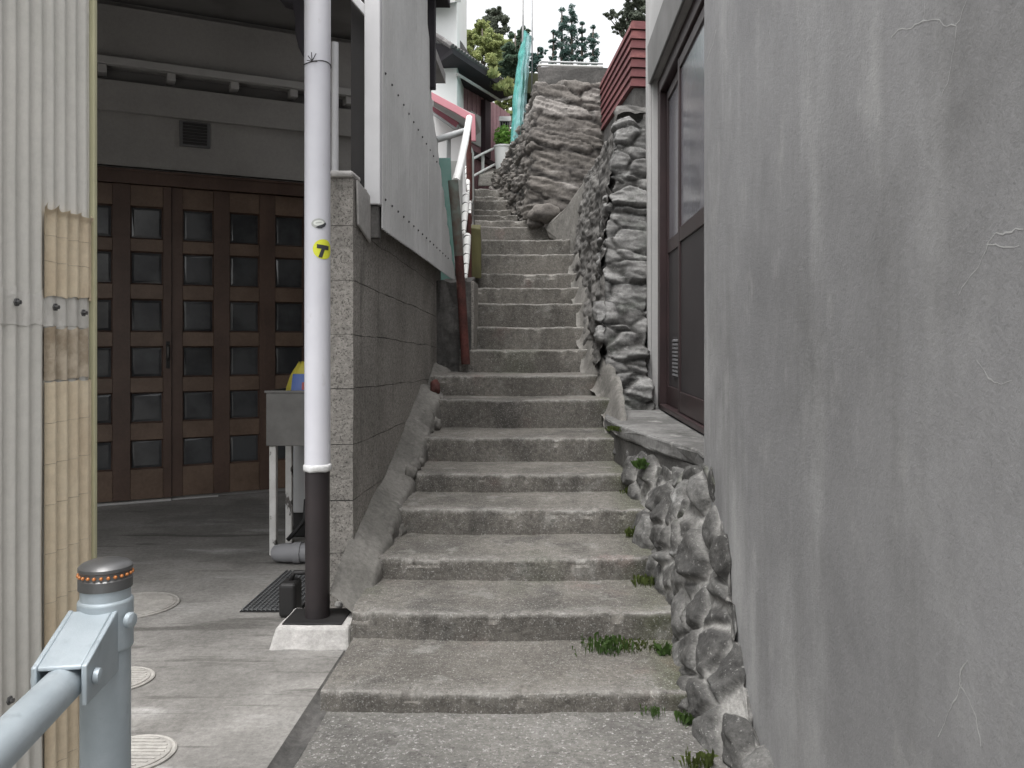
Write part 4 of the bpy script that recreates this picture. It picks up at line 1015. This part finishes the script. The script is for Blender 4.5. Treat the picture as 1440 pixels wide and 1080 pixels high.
b.tube([P(631, 240, 9.25), P(631, 192, 9.25)], .024, 10); b.tube([P(613, 240, 9.0), P(613, 197, 9.0)], .024, 10)
obj('side_rail', b, 'greyrail', lr, smooth='auto')
wraps = [((657, 236), (659, 272), 9.4, .035), ((655.5, 274), (652, 330), 7.9, .045), ((657, 332), (654.5, 392), 7.3, .045), ((661.2, 284), (660, 330), 9.0, .022)]
for (a, c, d, w) in wraps:
    p0, p1 = P(a[0], a[1], d + .5), P(c[0], c[1], d - .1)
    b = B(); n = 14; pts = [p0.lerp(p1, k / n) for k in range(n + 1)]
    b.tube(pts, [w * .78 * (1 - .55 * (k / n) ** 2) for k in range(n + 1)], 12)
    wr = obj('rail_wrap', b, 'wwrap', lr, smooth=True)
    b = B()
    for k in range(1, n, 3):
        q = pts[k]; t_ = (p1 - p0).normalized() + V((.5, 0, .25)); t_.normalize()
        b.tube([q - t_ * .008, q + t_ * .008], w * .78 * (1 - .55 * (k / n) ** 2) * 1.08, 12)
    obj('cord_rings', b, 'band', wr)
b = B(); b.hexa([P(618, 400, 7.95), P(640, 400, 7.95), P(640, 400, 7.98), P(618, 400, 7.98), P(612, 222, 7.95), P(634, 222, 7.95), P(634, 222, 7.98), P(612, 222, 7.98)])
tag(obj('teal_sheet', b, 'teal', loc=P(629, 400, 7.95), bevel=.004), 'faded teal sheet fixed between the cladding and the railing post', 'sheet')
b = B(); b.box(PX(632, 8.2), PX(650, 8.2), 8.2, 8.24, PZ(330, 8.2), PZ(226, 8.2))
tag(obj('pale_board', b, 'palep', loc=P(641, 330, 8.2), bevel=.004), 'pale grey upright board behind the railing post', 'board')

# ------------------------------------------------------------------ background houses on the left
wh = thing('white_house', 'tall plain white house wall behind the pink roof', 'house', P(625, 200, 12.5))
b = B(); b.box(PX(540, 12.5), PX(643, 12.5), 12.5, 14.0, 2.5, 8.5)
obj('wall', b, 'whouse', wh, bevel=.01)
b = B(); b.hexa([P(590, 8, 12.2), P(640, 3, 12.2), P(648, 3, 13), P(590, 8, 13), P(590, -8, 12.2), P(640, -10, 12.2), P(648, -10, 13), P(590, -8, 13)])
obj('eave', b, 'soffit', wh)
ph = thing('pink_house', 'small white house with faded pink roof fascia beside the railing', 'house', P(640, 260, 10.5))
b = B(); b.prism([P(x, y, 10.5) for x, y in ((590, 400), (655, 300), (655, 185), (646, 180), (608, 152), (590, 140))], (0, 1.2, 0))
obj('wall', b, 'whouse', ph)
b = B(); b.prism([P(x, y, 9.95) for x, y in ((600, 126), (612, 132), (640, 147), (661, 159), (668, 161), (669, 198), (660, 198), (660, 170), (640, 158), (600, 137))], (0, .05, 0))
obj('fascia', b, 'pink', ph, bevel=.004)
b = B(); b.prism([P(x, y, 10.001) for x, y in ((600, 126.5), (668, 161.5), (660, 169), (600, 136))], (0, .8, 0.0))
obj('soffit', b, 'soffit', ph)
b = B(); b.prism([P(x, y, 10.25) for x, y in ((600, 144), (645, 172), (643, 182), (600, 152))], (0, .04, 0))
obj('lower_fascia', b, 'pinkroof', ph, bevel=.004)
b = B(); b.tube([P(600, 153, 10.2), P(640, 181, 10.2), P(643, 181, 10.2), P(645, 176, 10.2)], .018, 8)
obj('gutter', b, 'greyrail', ph, smooth=True)
mh = thing('maroon_house', 'old maroon boarded house with dark tiled roof eave', 'house', P(690, 230, 14.2))
w0 = P(640, 300, 13.2); w1 = P(716, 300, 15.4)
wd = (w1 - w0); wd.z = 0; wl = wd.length; wd.normalize(); wn = V((wd.y, -wd.x, 0))
b = B(); n = 26
for k in range(n):
    o = w0 + wd * (wl * k / n); e = .008 * (k % 2)
    b.obox(V((o.x, o.y, 0)), wd, wn, V((0, 0, 1)), 0.002, wl / n - .002, -.05, .01 + e, 2.6, 5.05 + .35)
obj('boarded_wall', b, 'maroon', mh)
b = B(); b.obox(V((w0.x, w0.y, 0)), wd, wn, V((0, 0, 1)), .3, wl, .012, .07, 4.27, 4.36); b.obox(V((w0.x, w0.y, 0)), wd, wn, V((0, 0, 1)), .42 * wl, .52 * wl, .02, .10, 4.36, 5.3)
obj('dark_timber', b, 'maroondk', mh)
b = B(); b.obox(V((w0.x, w0.y, 0)), wd, wn, V((0, 0, 1)), .22 * wl, .40 * wl, .02, .04, 4.5, 5.0)
obj('window', b, 'palep', mh)
e0 = P(636, 70, 11.9); e1 = P(723, 129, 13.9)
i0 = P(636, 101, 12.6); i1 = P(708, 144, 14.6)
b = B(); b.hexa([e0 - V((0, 0, .05)), e1 - V((0, 0, .05)), i1 + V((-.4, .2, .0)), i0 + V((-.5, .2, 0)), e0 + V((0, 0, .03)), e1 + V((0, 0, .03)), i1 + V((-1.2, .6, .9)), i0 + V((-1.2, .6, .9))])
rf_ = obj('roof', b, 'eavedk', mh)
b = B(); n = 24
for k in range(n + 1):
    q = e0.lerp(e1, k / n) + V((0, 0, .045)); up = (V((-1.2, .6, .95))) * .8
    b.tube([q, q + up * .25, q + up], .042, 8)
obj('roof_tiles', b, 'tile', rf_, smooth='auto')
b = B(); b.tube([P(643, 104, 12.4), P(703, 141, 14.0), P(720, 136, 14.1)], .022, 8)
obj('gutter', b, 'palep', mh, smooth=True)
b = B(); b.prism([P(x, y, 12.9) for x, y in ((643, 52), (650, 60), (666, 86), (664, 88), (643, 62))], (0, .2, 0))
obj('roof_ridge', b, 'tile', mh)
# upper landing, fence rail, planter
b = B(); b.hexa([V((-2.2, 13.2, 2.5)), V((.3, 13.2, 2.5)), V((1.5, 20, 2.5)), V((-2.2, 20, 2.5)), V((-2.2, 13.2, 3.56)), V((-.55, 13.2, 3.56)), V((1.5, 20, 4.4)), V((-2.2, 20, 4.4))])
struct(obj('landing', b, 'dconc'))
wrl = thing('white_railing', 'white painted sloping railing at the top of the stairs', 'railing', P(680, 250, 13.4))
b = B(); b.tube([P(660, 226, 13.0), P(679, 216, 13.3), P(698, 207, 13.6)], .020, 8); obj('top_rail', b, 'wrail', wrl, smooth='auto')
b = B(); b.tube([P(660, 251, 13.0), P(679, 240, 13.3), P(698, 230, 13.6)], .020, 8); obj('lower_rail', b, 'wrail', wrl, smooth='auto')
b = B(); b.tube([P(679, 246, 13.35), P(679, 215, 13.35)], .026, 8); obj('rail_post', b, 'palep', wrl, smooth='auto')
b = B(); b.hexa([P(672, 262, 13.15), P(697, 262, 13.15), P(697, 255, 13.9), P(672, 255, 13.9), P(674, 246, 13.15), P(697, 241, 13.15), P(697, 236, 13.9), P(674, 241, 13.9)])
tag(obj('stone_block', b, 'block', loc=P(685, 262, 13.2), bevel=.02), 'grey stone block under the white railing at the stair top', 'block')
pl = thing('planter', 'white tub planter with bright green plant at the stair top', 'planter', P(707, 240, 13.5))
b = B(); b.lathe(P(708, 240, 13.5), [(.11, -.05), (.13, .1), (.145, .36), (.155, .365), (.155, .39), (.13, .39)], 24)
obj('tub', b, 'wrail', pl, smooth='auto')

# ------------------------------------------------------------------ foliage
def leaves(b, c, rad, n, size, rnd, squash=(1, 1, 1), shell=.35):
    for _ in range(n):
        while True:
            p = V((rnd.uniform(-1, 1), rnd.uniform(-1, 1), rnd.uniform(-1, 1)))
            if p.length <= 1: break
        p = p * (shell + (1 - shell) * rnd.random() ** .3) if p.length > 0 else p
        q = V(c) + V((p.x * rad * squash[0], p.y * rad * squash[1], p.z * rad * squash[2]))
        a = V((rnd.gauss(0, 1), rnd.gauss(0, 1), rnd.gauss(0, .7))).normalized(); t_ = V((rnd.gauss(0, 1), rnd.gauss(0, 1), rnd.gauss(0, 1)))
        s = (t_ - a * t_.dot(a)).normalized(); L_ = size * rnd.uniform(.6, 1.4); W = L_ * .45
        b.face([q - a * L_ * .5, q + s * W * .5, q + a * L_ * .5, q - s * W * .5])
def tree(name, label, loc, clumps, leaf, size, n, seed, trunk_r, group=None, shell=.3):
    rnd = random.Random(seed); loc = V(loc)
    t_ = thing(name, label, 'tree', loc, group)
    top = max(c[0][2] for c in clumps); cx = sum(c[0][0] for c in clumps) / len(clumps); cy = sum(c[0][1] for c in clumps) / len(clumps)
    b = B(); mid = V((cx, cy, loc.z + (top - loc.z) * .6))
    b.tube([loc, loc.lerp(mid, .5) + V((.05, 0, 0)), mid, V((cx, cy, top))], [trunk_r, trunk_r * .8, trunk_r * .55, trunk_r * .15], 8)
    for c, r_ in clumps:
        s = loc.lerp(mid, rnd.uniform(.55, 1)); c = V(c)
        b.tube([s, s.lerp(c, .5) + V((0, 0, .1 * r_)), c], [trunk_r * .4, trunk_r * .25, trunk_r * .08], 6)
    obj('trunk', b, 'bark', t_, smooth=True)
    b = B(); tot = sum(r_ ** 2 for c, r_ in clumps)
    for c, r_ in clumps:
        m = int(n * r_ ** 2 / tot)
        sub = max(14, int(r_ * 60))
        for k in range(sub):
            p = V(c) + V((rnd.gauss(0, .5), rnd.gauss(0, .5), rnd.gauss(0, .45))) * r_
            leaves(b, p, r_ * rnd.uniform(.2, .5), m // sub, size, rnd, (1, 1, .75), shell)
    obj('crown', b, leaf, t_)
    return t_
def px_clumps(lst, d): return [((P(x, y, d + o)), r_ * d / F) for x, y, r_, o in lst]
D1 = 22
tree('broadleaf_tree', 'yellow green bushy tree behind the dark tiled roof', P(672, 170, D1), px_clumps([(662, 62, 18, 0), (678, 50, 20, .5), (695, 62, 20, 0), (672, 88, 22, -.5), (700, 88, 20, 0), (650, 52, 12, 0), (656, 90, 16, 0), (690, 105, 18, 0), (712, 70, 12, 0), (684, 70, 18, 0), (660, 78, 16, 0)], D1), 'leafy', .08, 34000, 1, .08, shell=.0)
tree('tall_tree', 'pale grey green taller tree rising behind the yellow green tree', P(700, 150, 25), px_clumps([(692, 28, 14, 0), (706, 38, 14, 0), (700, 20, 9, 0), (688, 45, 12, 0)], 25), 'leafg', .08, 9000, 2, .08, shell=.0)
tree('dark_tree', 'dark green dense tree between the tiled roof and the netting', P(722, 170, 20), px_clumps([(722, 75, 15, 0), (732, 62, 12, .5), (718, 95, 14, 0), (730, 98, 12, 0), (735, 45, 8, 0), (710, 105, 10, 0)], 20), 'leafd', .075, 24000, 3, .08, shell=.0)
tree('overhanging_tree', 'grey green tree leaning out above the red board fence', P(905, 130, 13.5), px_clumps([(890, 25, 20, 0), (905, 8, 24, .5), (872, 28, 10, 0), (862, 20, 7, 0), (880, 55, 14, 0), (900, 50, 18, 0), (893, 5, 14, 0), (880, 38, 12, .3), (900, 30, 18, 0), (868, 40, 6, 0), (853, 20, 4, 0)], 13.5), 'leafg', .05, 30000, 4, .05, shell=.0)
DC = 15.5
tree('garden_shrub', 'pale green shrub between the maroon house wall and the netting', P(712, 215, 17), px_clumps([(708, 150, 10, 0), (718, 160, 10, 0), (702, 140, 7, 0), (716, 140, 8, 0), (710, 172, 10, 0), (722, 178, 9, .3)], 17), 'leafy', .07, 9000, 31, .05, shell=.0)
def conifer(x, ytop, w, seed, label, d=DC):
    rnd = random.Random(seed); base = P(x, 130, d); top = P(x, ytop, d)
    t_ = thing('conifer', label, 'tree', base, 'slim conifers on the terrace')
    b = B(); b.tube([base, base.lerp(top, .5), top], [.035, .028, .012], 7)
    H = top.z - base.z; lv = int(H / .13); lf = B(); ww = w * d / F
    for k in range(lv):
        z = base.z + .15 + (H - .2) * k / lv; f = k / lv
        rad = ww * (1.0 - .35 * f) * rnd.uniform(.7, 1.15)
        for a in range(4):
            an = rnd.uniform(0, 6.28); e = V((base.x + rad * math.cos(an), base.y + rad * math.sin(an), z + rad * rnd.uniform(-.5, .9)))
            b.tube([V((base.x, base.y, z)), e], [.008, .004], 5)
            for q in range(2): leaves(lf, V((base.x, base.y, z)).lerp(e, .55 + .45 * q), rad * .7, 40, .04, rnd, (1, 1, .8), .2)
    leaves(lf, top, ww * .6, 120, .04, rnd, (1, 1, .7), .2)
    obj('trunk', b, 'bark', t_, smooth=True); obj('crown', lf, 'leafb', t_)
conifer(790, 14, 10, 11, 'slim dark conifer, second tallest, left of the tallest one on the terrace')
conifer(804, 9, 11, 12, 'tallest slim conifer on the terrace above the coping wall')
conifer(818.5, 33, 7, 13, 'thin conifer just right of the tallest one on the terrace')
conifer(834, 38, 8, 14, 'slim conifer farthest right in the terrace row')
conifer(778, 44, 6, 15, 'shortest thin conifer at the left end of the terrace row')
def tuft(name, p, r, n, leaf, size, label, cat, seed, group=None, up=.7, h=None):
    rnd = random.Random(seed); b = B(); p = V(p); h = h or r
    for _ in range(n):
        o = p + V((rnd.gauss(0, r * .45), rnd.gauss(0, r * .3), 0)); L_ = size * rnd.uniform(.5, 1.3)
        dr_ = V((rnd.gauss(0, .6), rnd.gauss(0, .6), up)).normalized(); sd2 = dr_.cross(V((rnd.gauss(0, 1), rnd.gauss(0, 1), .2))).normalized()
        m = o + dr_ * L_ * .5 + V((0, 0, .1 * L_)) + V((0, 0, rnd.random() * h * .5)); e = m + dr_ * L_ * .5 - V((0, 0, .15 * L_))
        w = L_ * .2
        b.face([o, m + sd2 * w, e, m - sd2 * w])
    return tag(obj(name, b, leaf, loc=p), label, cat, group)
gW = 'small weeds growing along the steps'
tuft('weed', (PX(850, 3.46), 3.42, .055), .10, 170, 'weed', .024, 'wide low green weed tuft on the lowest step, left of the others', 'weed', 1, gW)
tuft('weed', (PX(893, 3.48), 3.47, .055), .12, 240, 'moss', .018, 'long mossy weed strip along the base of the second riser', 'weed', 2, gW, h=.02)
tuft('weed', (PX(937, 3.35), 3.38, .055), .03, 30, 'weed', .045, 'small upright leafy weed at the right end of the lowest step', 'weed', 3, gW)
tuft('weed', (PX(915, 2.98), 2.98, -.01), .06, 40, 'weed', .018, 'tiny green weed at the foot of the bottom riser', 'weed', 4, gW)
tuft('weed', (PX(968, 2.93), 2.92, -.01), .04, 70, 'weed', .032, 'bushy green weed where the bottom riser meets the rubble wall', 'weed', 5, gW)
tuft('weed', (PX(985, 2.62), 2.62, -.01), .06, 80, 'moss', .028, 'dull green weed on the path by the near end of the rubble wall', 'weed', 6, gW)
tuft('weed', (PX(908, 3.93), 3.93, .175), .06, 90, 'moss', .028, 'pale weed at the right end of the third riser', 'weed', 7, gW)
tuft('weed', (PX(895, 4.45), 4.44, .28), .06, 90, 'moss', .035, 'thin yellowish weed at the right end of the fourth riser', 'weed', 8, gW)
tuft('weed', (PX(885, 4.95), 4.94, .415), .05, 60, 'moss', .03, 'small mossy weed on the step below the stone ledge', 'weed', 9, gW)
tuft('weed', P(903, 660, 4.62), .035, 60, 'weed', .055, 'bright little leafy plant rooted in the rubble wall under the ledge', 'weed', 10, gW)
tuft('weed', P(872, 606, 5.3), .09, 160, 'moss', .03, 'dark moss cushion under the left tip of the door ledge', 'weed', 11, gW, h=.02)
b = B(); rnd = random.Random(5)
pc = P(708, 200, 13.5)
leaves(b, pc + V((0, 0, .06)), .17, 500, .07, rnd, (1, 1, 1.3), .2)
obj('plant', b, 'leafbr', pl)
for k, (x, y, d) in enumerate(((703, 122, 13.3), (712, 118, 13.5), (690, 104, 13.0), (718, 130, 13.6))):
    tuft('roof_weed', P(x, y, d) - V((0, 0, .06)), .10, 90, 'leafy', .12, ['pale weed tuft growing on the middle of the tiled eave', 'tallest pale weed tuft on the tiled eave', 'weed tuft farthest up the tiled eave', 'weed tuft at the tip of the tiled eave'][k], 'weed', 40 + k, 'weeds on the tiled roof')
# mailbox like white hood and rack by the net
hd = thing('white_hood', 'small white rounded hood on a thin metal rack beside the net', 'hood', P(711, 185, 14.0))
b = B()
def hood(u, v):
    a = math.pi * (.05 + .95 * u) ; return V((PX(702, 14) + .2 * v, 14.0 - .12 * math.cos(a), PZ(174, 14) + .12 * math.sin(a)))
b.grid(14, 6, hood); obj('hood', b, 'wrail', hd, smooth=True)
b = B()
for x in (703.5, 707, 710.5, 714): b.tube([P(x, 205, 13.95), P(x, 172, 13.95)], .008, 6)
b.tube([P(702, 181, 13.95), P(717, 180, 13.95)], .012, 6)
obj('rack', b, 'greyrail', hd, smooth=True)
b = B(); b.box(PX(703, 14.1), PX(716, 14.1), 14.1, 14.13, PZ(179, 14.1), PZ(171, 14.1)); obj('dark_inside', b, 'eavedk', hd)

# ------------------------------------------------------------------ netting on poles
nt_ = thing('safety_net', 'teal green netting hung on thin poles above the rock face', 'net', P(735, 215, 12.2))
b = B()
def net(u, v):
    top = P(738 + 4 * u, 42 + 8 * u, 12.6 - 1.6 * u); bot = P(719 + 13 * u, 216 - 26 * u, 12.9 - 1.6 * u)
    p = bot.lerp(top, v); f = .05 * math.sin(u * 16 + v * 2) * (1 - .5 * v) + .02 * fr((u * 3, v * 4, 0), 2)
    return p + V((f * .8 - .10 * math.sin(math.pi * v) * (1 - u) * .6, f, 0))
b.grid(50, 60, net); obj('mesh', b, 'net', nt_, smooth=True)
b = B(); b.grid(40, 60, lambda u, v: net(.3 + .7 * u, v * .97) + V((.03 + .02 * math.sin(u * 20), -.08, 0))); obj('fold', b, 'netdk', nt_, smooth=True)
for (x, d) in ((735.5, 12.3), (748.5, 11.2)):
    b = B(); b.tube([P(x - .5, 130, d), P(x + .2, -30, d)], .009 if x > 740 else .016, 8)
    obj('pole', b, 'pole', nt_, smooth=True)
tree('terrace_shrub', 'grey green shrub growing behind the net end of the coping wall', P(754, 100, 12.0), px_clumps([(755, 80, 9, 0), (762, 70, 5, 0), (752, 92, 8, 0)], 12), 'leafb', .06, 900, 21, .03)

# hillside far behind
b = B()
def hill(u, v):
    x = -60 + 120 * u; y = 18 + 70 * v
    return V((x, y, 2.4 + 2.0 * v + 6.5 * ss(0, .5, v) * (.75 + .5 * fr((x * .03, y * .03, 0), 1)) - 3.0 * ss(.0, .8, abs(x) / 60)))
b.grid(60, 40, hill)
struct(obj('hillside', b, 'earth', smooth=True))

# ------------------------------------------------------------------ light, sky, camera
SUN_EL, SUN_AZ = 70, 205
w = bpy.data.worlds.new('World'); sc.world = w; w.use_nodes = True
nt = w.node_tree; bg = nt.nodes['Background']
sky = nt.nodes.new('ShaderNodeTexSky'); sky.sky_type = 'NISHITA'; sky.sun_disc = False
sky.sun_elevation = R(SUN_EL); sky.sun_rotation = R(SUN_AZ); sky.dust_density = 4; sky.air_density = 1.2
hs = nt.nodes.new('ShaderNodeHueSaturation'); hs.inputs['Saturation'].default_value = .10   # overcast: a grey white sky
nt.links.new(sky.outputs[0], hs.inputs['Color']); nt.links.new(hs.outputs[0], bg.inputs['Color'])
bg.inputs['Strength'].default_value = .14
l = bpy.data.lights.new('sun', 'SUN'); l.energy = 1.2; l.angle = R(40); l.color = (1, .975, .955)
lo = bpy.data.objects.new('sun', l); COL.objects.link(lo)
az = R(SUN_AZ); el = R(SUN_EL)
lo.rotation_euler = (R(90 - SUN_EL), 0, math.pi - az)
cam = bpy.data.cameras.new('camera'); co = bpy.data.objects.new('camera', cam); COL.objects.link(co)
co.location = (0, 0, CAM_H); co.rotation_euler = (R(90), 0, 0)
cam.sensor_width = 36; cam.lens = 36 * F / 1440; cam.shift_x = -48 / 1440; cam.shift_y = -60 / 1440
cam.clip_start = .02; cam.clip_end = 1000
sc.camera = co
sc.view_settings.view_transform = 'Standard'; sc.view_settings.look = 'None'; sc.view_settings.exposure = 1.25; sc.view_settings.gamma = 1
